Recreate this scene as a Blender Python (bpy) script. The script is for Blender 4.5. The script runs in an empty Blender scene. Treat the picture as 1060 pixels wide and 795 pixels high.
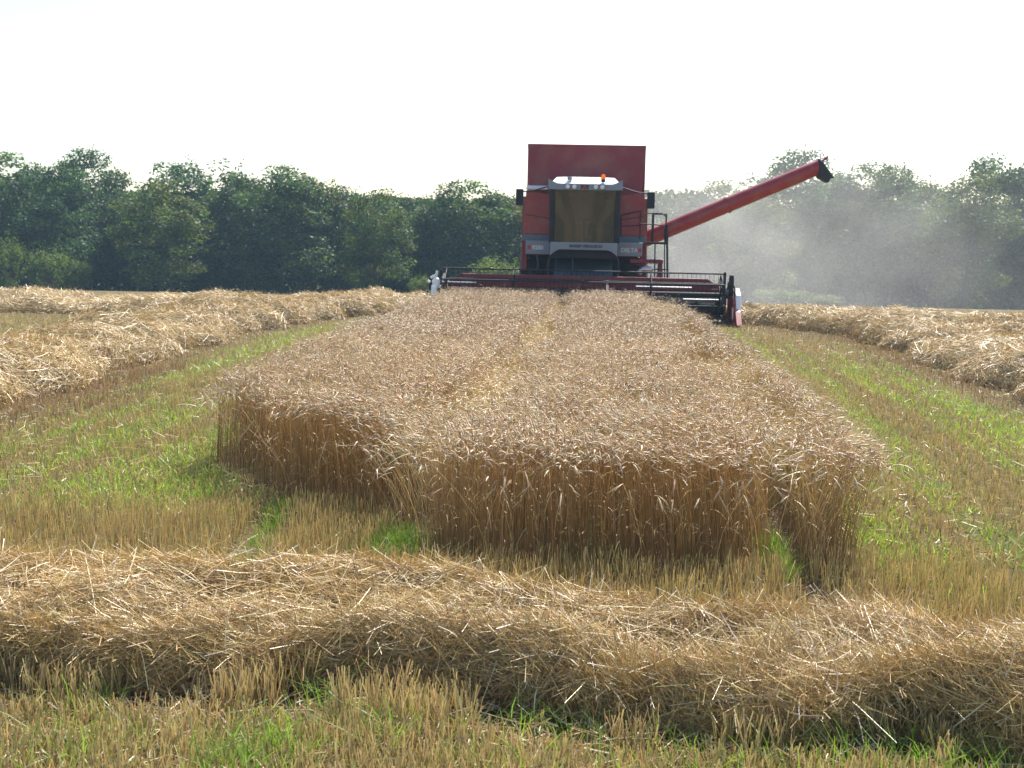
import bpy, bmesh, math, random
import numpy as np
from mathutils import Vector, Matrix

R = math.radians
sc = bpy.context.scene
rng = np.random.default_rng(11)
random.seed(5)

# ------------------------------------------------------------------ camera
EYE = 1.97
cam_d = bpy.data.cameras.new('camera')
cam = bpy.data.objects.new('camera', cam_d)
sc.collection.objects.link(cam)
cam_d.sensor_width = 36.0
cam_d.lens = 36.0 * 1300 / 1060
cam_d.clip_start = 0.05
cam_d.clip_end = 6000
cam.matrix_world = Matrix.Translation((0, 0, EYE)) @ Matrix.Rotation(R(90 - 6.47), 4, 'X') @ Matrix.Rotation(R(1.2), 4, 'Z')
cam_d.dof.use_dof = True
cam_d.dof.focus_distance = 8.5
cam_d.dof.aperture_fstop = 7.0
sc.camera = cam

# ------------------------------------------------------------------ world and sun
SUN_AZ, SUN_EL = R(27), R(50)
world = bpy.data.worlds.new('World')
sc.world = world
world.use_nodes = True
wn = world.node_tree
wn.nodes.clear()
sky = wn.nodes.new('ShaderNodeTexSky')
sky.sky_type = 'NISHITA'
sky.sun_disc = False
sky.sun_elevation = SUN_EL
sky.sun_rotation = SUN_AZ
sky.air_density = 1.0
sky.dust_density = 1.5
sky.ozone_density = 1.0
bg = wn.nodes.new('ShaderNodeBackground')
bg.inputs['Strength'].default_value = 0.122
wo = wn.nodes.new('ShaderNodeOutputWorld')
wn.links.new(sky.outputs[0], bg.inputs['Color'])
wn.links.new(bg.outputs[0], wo.inputs['Surface'])

sun_d = bpy.data.lights.new('sun', 'SUN')
sun_d.energy = 5.0
sun_d.angle = R(0.53)
sun_d.color = (1.0, 0.955, 0.88)
sun = bpy.data.objects.new('sun', sun_d)
sc.collection.objects.link(sun)
sdir = Vector((math.sin(SUN_AZ) * math.cos(SUN_EL), math.cos(SUN_AZ) * math.cos(SUN_EL), math.sin(SUN_EL)))
sun.rotation_euler = sdir.to_track_quat('Z', 'Y').to_euler()
sun.location = (20, 40, 60)

sc.view_settings.view_transform = 'Standard'
sc.view_settings.look = 'None'
sc.view_settings.gamma = 1.0
sc.view_settings.use_curve_mapping = False
sc.view_settings.exposure = 0.95
sc.render.engine = 'CYCLES'
cy = sc.cycles
cy.use_denoising = True
cy.max_bounces = 8
cy.diffuse_bounces = 4
cy.transmission_bounces = 6
cy.glossy_bounces = 3
cy.volume_bounces = 1
cy.volume_step_rate = 4.0
cy.sample_clamp_indirect = 6.0
cy.use_adaptive_sampling = True
cy.adaptive_threshold = 0.008

# ------------------------------------------------------------------ helpers
def tag(o, label=None, cat=None, group=None, kind=None):
    if label: o['label'] = label
    if cat: o['category'] = cat
    if group: o['group'] = group
    if kind: o['kind'] = kind
    return o

def link(o, parent=None):
    sc.collection.objects.link(o)
    if parent is not None: o.parent = parent
    return o

def empty(name, loc, rz=0.0):
    o = bpy.data.objects.new(name, None)
    o.empty_display_size = 0.3
    o.location = loc
    o.rotation_euler = (0, 0, rz)
    return link(o)

def terrain(x, y):
    x = np.asarray(x, float); y = np.asarray(y, float)
    t = np.clip(y - 41.0, 0, 64)
    z = -0.052 * (t - 3 * (1 - np.exp(-t / 3)))
    return z + 0.012 * np.sin(x * 0.9 + 1) * np.sin(y * 0.7)

def _hash(i, j, seed):
    n = (i.astype(np.int64) * 374761393 + j.astype(np.int64) * 668265263 + seed * 974711) & 0x7fffffff
    n = ((n ^ (n >> 13)) * 1274126177) & 0x7fffffff
    n = (n ^ (n >> 16)) & 0xffff
    return n / 65535.0

def vnoise(x, y, seed=0):
    x = np.asarray(x, float); y = np.asarray(y, float)
    i = np.floor(x); j = np.floor(y)
    fx = x - i; fy = y - j
    fx = fx * fx * (3 - 2 * fx); fy = fy * fy * (3 - 2 * fy)
    a = _hash(i, j, seed); b = _hash(i + 1, j, seed); c = _hash(i, j + 1, seed); d = _hash(i + 1, j + 1, seed)
    return (a * (1 - fx) + b * fx) * (1 - fy) + (c * (1 - fx) + d * fx) * fy

def fbm(x, y, seed=0, oct=3):
    s = 0; a = 0.5; t = 0
    for k in range(oct):
        s = s + a * vnoise(x * 2 ** k, y * 2 ** k, seed + k * 7); t += a; a *= 0.5
    return s / t

class QuadCloud:
    """many quads with a colour per corner, gathered in numpy and linked as one mesh"""
    def __init__(self): self.v = []; self.f = []; self.c = []; self.n = 0
    def add(self, verts, faces, cols):
        self.v.append(verts.reshape(-1, 3)); self.f.append(faces.reshape(-1, 4) + self.n)
        self.c.append(cols.reshape(-1, 3)); self.n += verts.size // 3
    def ribbons(self, P, D, S, W, bend, col, nseg=2, taper=0.3, coltip=None):
        """P base, D vector to the tip, S unit side, W width, bend added as t^2"""
        N = len(P); K = nseg + 1
        t = np.linspace(0, 1, K)
        c = P[:, None] + D[:, None] * t[None, :, None] + bend[:, None] * (t ** 2)[None, :, None]
        w = (W[:, None] * (1 - taper * t)[None])[..., None] * 0.5
        vs = np.stack([c - S[:, None] * w, c + S[:, None] * w], 2)
        base = (np.arange(N) * K * 2)[:, None]
        k = np.arange(nseg)[None] * 2
        q = np.stack([base + k, base + k + 1, base + k + 3, base + k + 2], -1)
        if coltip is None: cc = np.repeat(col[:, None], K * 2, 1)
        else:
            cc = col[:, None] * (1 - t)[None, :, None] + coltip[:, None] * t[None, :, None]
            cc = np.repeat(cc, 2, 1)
        self.add(vs, q, cc)
    def spindles(self, P, D, W, bend, col, rings=(0.35, 1.0, 0.85, 0.15), sides=4):
        N = len(P); K = len(rings)
        t = np.linspace(0, 1, K)
        c = P[:, None] + D[:, None] * t[None, :, None] + bend[:, None] * (t ** 2)[None, :, None]
        dn = D / np.linalg.norm(D, axis=1, keepdims=True)
        ref = np.where(np.abs(dn[:, 2:3]) > 0.9, np.array([[1.0, 0, 0]]), np.array([[0, 0, 1.0]]))
        a = np.cross(dn, ref); a /= np.linalg.norm(a, axis=1, keepdims=True)
        b = np.cross(dn, a)
        ph = np.arange(sides) * 2 * np.pi / sides
        rad = np.array(rings)
        off = (a[:, None, None] * np.cos(ph)[None, None, :, None] + 0.75 * b[:, None, None] * np.sin(ph)[None, None, :, None])
        off = off * (W[:, None] * rad[None] * 0.5)[:, :, None, None]
        vs = c[:, :, None] + off
        base = (np.arange(N) * K * sides)[:, None, None]
        k = (np.arange(K - 1) * sides)[None, :, None]; s = np.arange(sides)[None, None]; s2 = (s + 1) % sides
        q = np.stack([base + k + s, base + k + s2, base + k + sides + s2, base + k + sides + s], -1)
        self.add(vs, q, np.repeat(col[:, None], K * sides, 1))
    def leaves(self, P, A, B, col):
        """rhombs: P centre, A half long axis, B half short axis"""
        N = len(P)
        vs = np.stack([P - A, P + B - A * 0.1, P + A, P - B - A * 0.1], 1)
        self.add(vs, (np.arange(N) * 4)[:, None] + np.arange(4)[None], np.repeat(col[:, None], 4, 1))
    def mesh(self, name, smooth=False):
        v = np.concatenate(self.v).astype(np.float32); f = np.concatenate(self.f).astype(np.int32)
        c = np.concatenate(self.c).astype(np.float32)
        me = bpy.data.meshes.new(name)
        me.vertices.add(len(v)); me.vertices.foreach_set('co', v.ravel())
        me.loops.add(f.size); me.loops.foreach_set('vertex_index', f.ravel())
        me.polygons.add(len(f)); me.polygons.foreach_set('loop_start', np.arange(0, f.size, 4, dtype=np.int32))
        me.polygons.foreach_set('loop_total', np.full(len(f), 4, dtype=np.int32))
        if smooth: me.polygons.foreach_set('use_smooth', np.ones(len(f), dtype=bool))
        at = me.color_attributes.new('Col', 'FLOAT_COLOR', 'POINT')
        at.data.foreach_set('color', np.concatenate([c, np.ones((len(c), 1), np.float32)], 1).ravel())
        me.update(calc_edges=True)
        return me
    def obj(self, name, mat, parent=None, smooth=False):
        me = self.mesh(name, smooth); me.materials.append(mat)
        return link(bpy.data.objects.new(name, me), parent)

def unit(v): return v / np.maximum(np.linalg.norm(v, axis=-1, keepdims=True), 1e-9)
def hdir(a): return np.stack([np.cos(a), np.sin(a), np.zeros_like(a)], -1)
def U(a, b, n): return rng.uniform(a, b, n)
def vary(base, n, amt=0.2, hue=0.06):
    b = np.array(base)[None] * (1 + rng.normal(0, amt, (n, 1)))
    b = b * (1 + rng.normal(0, hue, (n, 3)))
    return np.clip(b, 0.01, 0.9)

# ------------------------------------------------------------------ materials
def nt(name):
    m = bpy.data.materials.new(name); m.use_nodes = True
    t = m.node_tree; t.nodes.clear()
    return m, t, t.nodes.new('ShaderNodeOutputMaterial')

def plant_mat(name, transl=0.35, rough=0.45, spec=0.4, noise=None, tint=(1, 1, 1)):
    m, t, o = nt(name)
    a = t.nodes.new('ShaderNodeAttribute'); a.attribute_name = 'Col'
    col = a.outputs['Color']
    if noise:
        tc = t.nodes.new('ShaderNodeTexCoord')
        n = t.nodes.new('ShaderNodeTexNoise'); n.inputs['Scale'].default_value = noise
        t.links.new(tc.outputs['Object'], n.inputs['Vector'])
        mr = t.nodes.new('ShaderNodeMapRange'); mr.inputs['To Min'].default_value = 0.7; mr.inputs['To Max'].default_value = 1.3
        t.links.new(n.outputs['Fac'], mr.inputs['Value'])
        mx = t.nodes.new('ShaderNodeVectorMath'); mx.operation = 'SCALE'
        t.links.new(col, mx.inputs[0]); t.links.new(mr.outputs[0], mx.inputs['Scale'])
        col = mx.outputs[0]
    p = t.nodes.new('ShaderNodeBsdfPrincipled')
    p.inputs['Roughness'].default_value = rough
    p.inputs['Specular IOR Level'].default_value = spec
    t.links.new(col, p.inputs['Base Color'])
    tr = t.nodes.new('ShaderNodeBsdfTranslucent')
    tm = t.nodes.new('ShaderNodeVectorMath'); tm.operation = 'MULTIPLY'; tm.inputs[1].default_value = tint
    t.links.new(col, tm.inputs[0]); t.links.new(tm.outputs[0], tr.inputs['Color'])
    mix = t.nodes.new('ShaderNodeMixShader'); mix.inputs[0].default_value = transl
    t.links.new(p.outputs[0], mix.inputs[1]); t.links.new(tr.outputs[0], mix.inputs[2])
    t.links.new(mix.outputs[0], o.inputs['Surface'])
    return m

def solid(name, col, rough=0.5, metal=0.0, spec=0.5, coat=0.0, dirt=0.0, dirtcol=(0.3, 0.22, 0.13), scale=3.0):
    m, t, o = nt(name)
    p = t.nodes.new('ShaderNodeBsdfPrincipled')
    p.inputs['Metallic'].default_value = metal
    p.inputs['Specular IOR Level'].default_value = spec
    p.inputs['Coat Weight'].default_value = coat
    tc = t.nodes.new('ShaderNodeTexCoord')
    n = t.nodes.new('ShaderNodeTexNoise'); n.inputs['Scale'].default_value = scale; n.inputs['Detail'].default_value = 6
    t.links.new(tc.outputs['Object'], n.inputs['Vector'])
    mx = t.nodes.new('ShaderNodeMix'); mx.data_type = 'RGBA'
    mx.inputs['A'].default_value = (*col, 1); mx.inputs['B'].default_value = (*dirtcol, 1)
    mr = t.nodes.new('ShaderNodeMapRange')
    mr.inputs['From Min'].default_value = 0.45; mr.inputs['From Max'].default_value = 0.75
    mr.inputs['To Max'].default_value = dirt
    t.links.new(n.outputs['Fac'], mr.inputs['Value']); t.links.new(mr.outputs[0], mx.inputs['Factor'])
    t.links.new(mx.outputs['Result'], p.inputs['Base Color'])
    rr = t.nodes.new('ShaderNodeMapRange'); rr.inputs['To Min'].default_value = max(0.03, rough - 0.1); rr.inputs['To Max'].default_value = rough + 0.12
    t.links.new(n.outputs['Fac'], rr.inputs['Value']); t.links.new(rr.outputs[0], p.inputs['Roughness'])
    t.links.new(p.outputs[0], o.inputs['Surface'])
    return m

M = {}
M['ear'] = plant_mat('barley', 0.16, 0.5, 0.4, tint=(1.0, 0.88, 0.66))
M['stubble'] = plant_mat('stubble', 0.22, 0.45, 0.4, tint=(1.0, 0.92, 0.68))
M['straw'] = plant_mat('straw', 0.10, 0.42, 0.5, tint=(1.0, 0.88, 0.66))
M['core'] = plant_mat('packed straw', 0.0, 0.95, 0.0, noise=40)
M['grass'] = plant_mat('grass', 0.5, 0.4, 0.5, tint=(1.1, 1.2, 0.5))
M['leaf'] = plant_mat('leaf', 0.45, 0.55, 0.25, tint=(1.15, 1.2, 0.5))
M['bark'] = solid('bark', (0.09, 0.07, 0.05), 0.9, dirt=0.5, dirtcol=(0.05, 0.06, 0.04))
M['red'] = solid('red paint', (0.27, 0.013, 0.016), 0.4, coat=0.1, dirt=0.25)
M['darkred'] = solid('dusty dark red paint', (0.20, 0.016, 0.026), 0.5, dirt=0.34, scale=1.6)
M['grey'] = solid('grey plastic', (0.20, 0.23, 0.27), 0.5, dirt=0.2)
M['slate'] = solid('slate grey paint', (0.10, 0.13, 0.17), 0.5, dirt=0.2)
M['black'] = solid('black steel', (0.016, 0.018, 0.024), 0.62, spec=0.3, dirt=0.2, dirtcol=(0.08, 0.07, 0.055))
M['rubber'] = solid('rubber', (0.02, 0.02, 0.02), 0.75, dirt=0.5, dirtcol=(0.12, 0.1, 0.07))
M['white'] = solid('white paint', (0.82, 0.82, 0.80), 0.3, dirt=0.1)
M['steel'] = solid('worn steel', (0.55, 0.55, 0.55), 0.3, metal=0.9, dirt=0.3)
M['glasslamp'] = solid('lamp glass', (0.7, 0.7, 0.72), 0.12, spec=0.8)
M['letter'] = solid('dark lettering', (0.03, 0.035, 0.045), 0.5)
M['paleletter'] = solid('pale lettering', (0.55, 0.55, 0.54), 0.5)
M['badge'] = solid('red badge', (0.45, 0.02, 0.02), 0.4)

def glass_mat():
    m, t, o = nt('tinted glass with brown reflection')
    p = t.nodes.new('ShaderNodeBsdfPrincipled')
    p.inputs['Base Color'].default_value = (0.06, 0.052, 0.035, 1); p.inputs['IOR'].default_value = 1.6  # brown base colour adds the look of crop reflected in the glass
    p.inputs['Roughness'].default_value = 0.06
    p.inputs['Specular IOR Level'].default_value = 0.6
    tr = t.nodes.new('ShaderNodeBsdfTransparent'); tr.inputs[0].default_value = (0.55, 0.55, 0.5, 1)
    mix = t.nodes.new('ShaderNodeMixShader'); mix.inputs[0].default_value = 0.3
    t.links.new(p.outputs[0], mix.inputs[1]); t.links.new(tr.outputs[0], mix.inputs[2])
    t.links.new(mix.outputs[0], o.inputs['Surface'])
    return m
M['glass'] = glass_mat()
def amber_mat():
    m, t, o = nt('amber lens')
    p = t.nodes.new('ShaderNodeBsdfPrincipled')
    p.inputs['Base Color'].default_value = (0.9, 0.32, 0.02, 1); p.inputs['Roughness'].default_value = 0.2
    tr = t.nodes.new('ShaderNodeBsdfTranslucent'); tr.inputs[0].default_value = (1, 0.42, 0.03, 1)
    mix = t.nodes.new('ShaderNodeMixShader'); mix.inputs[0].default_value = 0.6
    t.links.new(p.outputs[0], mix.inputs[1]); t.links.new(tr.outputs[0], mix.inputs[2])
    t.links.new(mix.outputs[0], o.inputs['Surface'])
    return m
M['amber'] = amber_mat()

def ground_mat():
    m, t, o = nt('stubble field soil')
    tc = t.nodes.new('ShaderNodeTexCoord')
    n1 = t.nodes.new('ShaderNodeTexNoise'); n1.inputs['Scale'].default_value = 0.9; n1.inputs['Detail'].default_value = 5
    n2 = t.nodes.new('ShaderNodeTexNoise'); n2.inputs['Scale'].default_value = 38; n2.inputs['Detail'].default_value = 8; n2.inputs['Roughness'].default_value = 0.75
    mp = t.nodes.new('ShaderNodeMapping'); mp.inputs['Scale'].default_value = (3.2, 0.35, 1); mp.inputs['Rotation'].default_value = (0, 0, R(5.5))
    n3 = t.nodes.new('ShaderNodeTexNoise'); n3.inputs['Scale'].default_value = 1.6; n3.inputs['Detail'].default_value = 4
    for n in (n1, n2): t.links.new(tc.outputs['Object'], n.inputs['Vector'])
    t.links.new(tc.outputs['Object'], mp.inputs['Vector']); t.links.new(mp.outputs[0], n3.inputs['Vector'])
    r2 = t.nodes.new('ShaderNodeValToRGB')
    e = r2.color_ramp.elements
    e[0].position = 0.36; e[0].color = (0.045, 0.032, 0.018, 1)
    e[1].position = 0.66; e[1].color = (0.28, 0.19, 0.085, 1)
    e2 = e.new(0.5); e2.color = (0.14, 0.095, 0.045, 1)
    t.links.new(n2.outputs['Fac'], r2.inputs['Fac'])
    mx = t.nodes.new('ShaderNodeMix'); mx.data_type = 'RGBA'; mx.inputs['B'].default_value = (0.075, 0.115, 0.022, 1)
    add = t.nodes.new('ShaderNodeMath'); add.operation = 'MULTIPLY'
    t.links.new(n1.outputs['Fac'], add.inputs[0]); t.links.new(n3.outputs['Fac'], add.inputs[1])
    mr = t.nodes.new('ShaderNodeMapRange'); mr.inputs['From Min'].default_value = 0.22; mr.inputs['From Max'].default_value = 0.36; mr.inputs['To Max'].default_value = 0.75
    t.links.new(add.outputs[0], mr.inputs['Value']); t.links.new(mr.outputs[0], mx.inputs['Factor'])
    t.links.new(r2.outputs[0], mx.inputs['A'])
    p = t.nodes.new('ShaderNodeBsdfPrincipled'); p.inputs['Roughness'].default_value = 0.9; p.inputs['Specular IOR Level'].default_value = 0.15
    t.links.new(mx.outputs['Result'], p.inputs['Base Color'])
    b = t.nodes.new('ShaderNodeBump'); b.inputs['Strength'].default_value = 0.8; b.inputs['Distance'].default_value = 0.04
    t.links.new(n2.outputs['Fac'], b.inputs['Height']); t.links.new(b.outputs[0], p.inputs['Normal'])
    t.links.new(p.outputs[0], o.inputs['Surface'])
    return m

# ------------------------------------------------------------------ ground
def build_ground():
    ys = np.concatenate([np.linspace(-30, 2, 9), np.linspace(3, 45, 64), np.linspace(46, 120, 40), np.array([150, 250, 500, 1000, 2500])])
    xs = np.concatenate([np.array([-2500, -800, -300, -120]), np.linspace(-70, -12, 20), np.linspace(-11, 13, 49), np.linspace(15, 70, 20), np.array([120, 300, 800, 2500])])
    X, Y = np.meshgrid(xs, ys)
    Z = terrain(X, Y)
    v = np.stack([X, Y, Z], -1).reshape(-1, 3)
    nx, ny = len(xs), len(ys)
    i = np.arange(nx - 1)[None] + np.arange(ny - 1)[:, None] * nx
    f = np.stack([i, i + 1, i + nx + 1, i + nx], -1).reshape(-1, 4)
    me = bpy.data.meshes.new('ground')
    me.from_pydata(v.tolist(), [], f.tolist())
    for p in me.polygons: p.use_smooth = True
    me.materials.append(ground_mat())
    tag(link(bpy.data.objects.new('ground', me)), 'cut field ground of brown soil, chaff and short stubble', 'ground', kind='structure')
build_ground()

# ------------------------------------------------------------------ field layout (metres; +Y runs up the field)
CROP = np.array([(-0.62, 7.45), (-0.1, 7.3), (1.0, 7.3), (2.14, 7.42), (2.5, 12.0), (2.92, 18.0), (3.66, 31.6), (-1.68, 31.6),
                 (-2.15, 20.0), (-2.58, 10.85), (-2.50, 10.6), (-1.62, 9.25), (-1.08, 8.75), (-0.80, 8.65), (-0.68, 8.0)])
def inside(px, py, poly):
    c = np.zeros(len(px), bool); n = len(poly)
    for i in range(n):
        x1, y1 = poly[i]; x2, y2 = poly[(i + 1) % n]
        cond = ((y1 > py) != (y2 > py)) & (px < (x2 - x1) * (py - y1) / (y2 - y1 + 1e-12) + x1)
        c ^= cond
    return c
def edge_dist(px, py, poly):
    d = np.full(len(px), 1e9); n = len(poly)
    for i in range(n):
        a = poly[i]; b = poly[(i + 1) % n]; ab = b - a
        t = np.clip(((px - a[0]) * ab[0] + (py - a[1]) * ab[1]) / (ab @ ab), 0, 1)
        d = np.minimum(d, np.hypot(px - a[0] - t * ab[0], py - a[1] - t * ab[1]))
    return d
def tram_a(y): return np.interp(y, [6, 7.4, 12.2, 25.8, 33], [-0.78, -0.68, -0.05, 0.9, 1.35])
def tram_b(y): return np.interp(y, [6, 7.4, 9.5, 18, 33], [1.58, 1.70, 1.92, 2.52, 3.6])
def wob(x, y, s=1.0): return 0.10 * (vnoise(x * 3.1, y * 3.1, 3) - 0.5) + 0.06 * (vnoise(x * 9, y * 9, 4) - 0.5)

# ------------------------------------------------------------------ standing barley
def build_crop():
    q = QuadCloud()
    n = 118000
    # sampling weighted a little to the near end
    u = rng.random(n)
    y = 7.2 + 24.6 * u ** 1.12
    x = U(-2.8, 4.2, n)
    k = inside(x + wob(x, y), y + wob(y, x), CROP)
    x, y = x[k], y[k]
    dens = fbm(x * 1.1, y * 1.1, 9)
    ta = np.abs(x - tram_a(y)); tb = np.abs(x - tram_b(y))
    lodge = fbm(x * 0.9, y * 0.42, 31, 2)
    intr = (ta < np.where(y > 9, 0.20, .12) + 0.5 * np.clip(lodge - .45, 0, 1)) | (tb < 0.10 + 0.5 * np.clip(lodge - .45, 0, 1)) | (np.hypot((x - .05) / .34, (y - 12.4) / 1.5) < .8 + .5 * (lodge - .5))
    keep = np.where(intr, rng.random(len(x)) < 0.85, rng.random(len(x)) < 0.72 + 0.5 * dens)
    keep &= ~((tb < 0.09) & (y < 9.0)) & ~((ta < 0.10) & (y < 8.6))
    x, y, intr = x[keep], y[keep], intr[keep]
    n = len(x)
    ta = np.abs(x - tram_a(y)); tb = np.abs(x - tram_b(y))
    ed = edge_dist(x, y, CROP)
    h = np.interp(y, [8, 14], [0.735, 0.69]) + 0.09 * (fbm(x * 0.5, y * 0.5, 21) - 0.5) + 0.16 * (fbm(x * 2.2, y * 2.2, 22) - 0.5) + rng.normal(0, 0.045, n)
    h = np.where(ed < 0.1, h - 0.02, h)
    near_tr = np.exp(-(np.minimum(ta, tb) / 0.2) ** 2)
    lodged = (vnoise(x * 0.8, y * 0.45, 31) > 0.62) & (near_tr > 0.2)
    right_strip = (x > tram_b(y)) 
    lean_amt = 0.05 + 0.06 * rng.random(n) + near_tr * 0.14 * rng.random(n) + np.where(lodged, 0.25 * rng.random(n), 0) + np.where(right_strip, 0.13 * rng.random(n), 0)
    lean_amt = np.where(intr, np.where(y < 9.5, 0.12, 0.24) + 0.25 * rng.random(n), lean_amt)
    flow = 2 * np.pi * fbm(x * 0.35, y * 0.35, 41) * 1.4
    ang = np.where(rng.random(n) < 0.55, flow, U(0, 2 * np.pi, n))
    ang = np.where(right_strip & (rng.random(n) < 0.6), U(-0.9, 0.5, n), ang)
    ang = np.where((x - tram_a(y) < 0.25) & (x - tram_a(y) > 0) & (rng.random(n) < 0.6), U(2.4, 3.9, n), ang)
    ang = np.where(intr & (y > 9.5) & (rng.random(n) < .8), -2.3 + 1.1 * (lodge[keep] - .5) * 4, ang)
    lean = hdir(ang) * lean_amt[:, None]
    h = h * np.where(intr & (y > 9.0), 0.875, 1.0) - lean_amt ** 2 * 0.4
    P = np.stack([x, y, terrain(x, y) - 0.01], -1)
    up = np.zeros((n, 3)); up[:, 2] = h
    S = hdir(U(0, np.pi, n))
    tone = 0.82 + 0.36 * fbm(x * 1.6, y * 1.6, 51)
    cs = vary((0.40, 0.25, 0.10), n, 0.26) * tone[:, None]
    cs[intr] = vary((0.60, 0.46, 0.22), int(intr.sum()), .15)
    cb = vary((0.22, 0.14, 0.06), n, 0.22)  # stem feet coloured darker to deepen the shade of the crop front
    front = y < 13
    W = np.where(front, 0.0036, 0.0045) * U(0.8, 1.3, n)
    for sel, ns in ((front, 4), (~front, 2)):
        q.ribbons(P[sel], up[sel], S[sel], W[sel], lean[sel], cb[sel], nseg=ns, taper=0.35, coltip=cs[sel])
    top = P + up + lean
    # ears nodding over
    nod = rng.normal(1.05, 0.55, n)
    ea = np.where(rng.random(n) < 0.6, ang, U(0, 2 * np.pi, n))
    L = U(0.048, 0.082, n)
    D = (hdir(ea) * np.sin(nod)[:, None] + np.array([0, 0, 1.0])[None] * np.cos(nod)[:, None]) * L[:, None]
    bend = np.zeros((n, 3)); bend[:, 2] = -0.022
    # short curved neck
    neck = hdir(ea) * 0.03 + np.array([0, 0, 0.02])[None]
    ce = vary((0.58, 0.445, 0.30), n, 0.25, 0.05) * tone[:, None]
    ce[intr & (y > 9.5)] = vary((0.76, 0.62, 0.35), int((intr & (y > 9.5)).sum()), .15)
    pale = rng.random(n) < np.where(intr, .3, 0.06)
    ce[pale] = vary((0.72, 0.62, 0.46), int(pale.sum()), 0.1)
    q.ribbons(top - neck * 0.3, neck * 1.1, S, W * 0.9, bend * 0.2, cs, nseg=1)
    ew = U(0.010, 0.015, n)
    q.spindles(top[front] + neck[front] * .7, D[front], ew[front], bend[front], ce[front], rings=(0.35, 1.0, 0.95, 0.15))
    q.spindles(top[~front] + neck[~front] * .7, D[~front], ew[~front] * 1.25, bend[~front], ce[~front], rings=(0.5, 1.0, 0.2))
    # awns
    for rep in range(3):
        sel = (y < 16) if rep else (y < 32)
        m = int(sel.sum())
        base = top[sel] + neck[sel] * .7 + D[sel] * U(0.35, 0.9, m)[:, None] + bend[sel] * 0.5
        dv = unit(D[sel] + rng.normal(0, 0.022, (m, 3))) * U(0.07, 0.14, m)[:, None]
        sd = unit(np.cross(dv, rng.normal(0, 1, (m, 3))))
        q.ribbons(base, dv, sd, np.full(m, 0.0017), bend[sel] * 0.4, vary((0.62, 0.47, 0.26), m, 0.15), nseg=1, taper=0.7)
    # dry leaves on the stems
    sel = rng.random(n) < np.where(front, 0.42, 0.15)
    m = int(sel.sum()); t = U(0.25, 0.85, m)
    base = P[sel] + up[sel] * t[:, None] + lean[sel] * (t ** 2)[:, None]
    a = U(0, 2 * np.pi, m); dv = hdir(a) * U(0.05, 0.14, m)[:, None]; dv[:, 2] = U(-0.02, 0.07, m)
    bd = np.zeros((m, 3)); bd[:, 2] = U(-0.16, -0.03, m)
    q.ribbons(base, dv, hdir(a + np.pi / 2), U(0.004, 0.009, m), bd, vary((0.52, 0.37, 0.17), m, 0.25), nseg=3, taper=0.8)
    # stray stalks leaning out of the cut edges
    m = 140
    y2 = U(7.3, 20, m); side = rng.random(m)
    x2 = np.where(side < 0.55, np.interp(y2, [7.4, 12, 18, 31.6], [2.14, 2.5, 2.92, 3.66]), np.interp(y2, [7.3, 7.5, 8.6, 9.25, 10.75, 31.6], [-0.5, -0.62, -.85, -1.62, -2.56, -1.9]))
    fr = rng.random(m) < 0.25; x2 = np.where(fr, U(-0.6, 2.1, m), x2); y2 = np.where(fr, 7.36, y2)
    a = np.where(fr, U(-2.6, -0.5, m), np.where(side < 0.55, U(-1.3, 0.9, m), U(2.3, 4.6, m)))
    P2 = np.stack([x2, y2, terrain(x2, y2)], -1)
    up2 = np.zeros((m, 3)); up2[:, 2] = U(0.52, 0.7, m); ln2 = hdir(a) * U(0.1, 0.45, m)[:, None]
    q.ribbons(P2, up2, hdir(U(0, np.pi, m)), U(.0035, .005, m), ln2, vary((0.5, 0.35, 0.16), m, .2), nseg=4)
    tp = P2 + up2 + ln2
    D2 = unit(hdir(a) + np.array([0, 0, -0.5]) + rng.normal(0, .3, (m, 3))) * 0.085
    q.spindles(tp, D2, U(.010, .014, m), np.tile([[0, 0, -.02]], (m, 1)), vary((0.56, 0.43, 0.26), m, .2))
    for rep in range(3):
        dv = unit(D2 + rng.normal(0, .025, (m, 3))) * .12
        q.ribbons(tp + D2 * 0.6, dv, unit(np.cross(dv, rng.normal(0, 1, (m, 3)))), np.full(m, .0016), np.tile([[0, 0, -.02]], (m, 1)), vary((0.66, 0.52, 0.3), m, .1), nseg=1, taper=.7)
    # bleached, broken clumps; pale colour also stands for white highlights in the crop
    for (cx, cy_, cn, sp) in ((2.0, 8.4, 220, 0.25), (-0.45, 8.3, 120, 0.2), (2.05, 9.4, 190, 0.24), (-0.2, 10.2, 70, 0.2), (2.3, 11.2, 160, .25), (0.0, 12.2, 120, .3), (-2.5, 10.6, 50, .1), (2.6, 14, 60, .3)):
        px = cx + rng.normal(0, sp, cn); py = cy_ + rng.normal(0, sp * 1.4, cn)
        B = np.stack([px, py, 0.5 + 0.18 * rng.random(cn)], -1)
        a = U(0, 2 * np.pi, cn); dv = hdir(a) * U(.06, .22, cn)[:, None]; dv[:, 2] = U(-.03, .09, cn)
        q.ribbons(B, dv, unit(np.cross(dv, rng.normal(0, 1, (cn, 3)))), U(.004, .010, cn), np.tile([[0, 0, -.06]], (cn, 1)), vary((0.74, 0.65, 0.48), cn, .1), nseg=3, taper=.6)
    o = q.obj('barley_crop', M['ear'])
    tag(o, 'standing block of ripe pale brown barley with nodding ears in front of the harvester', 'barley', kind='stuff')
build_crop()

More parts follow.
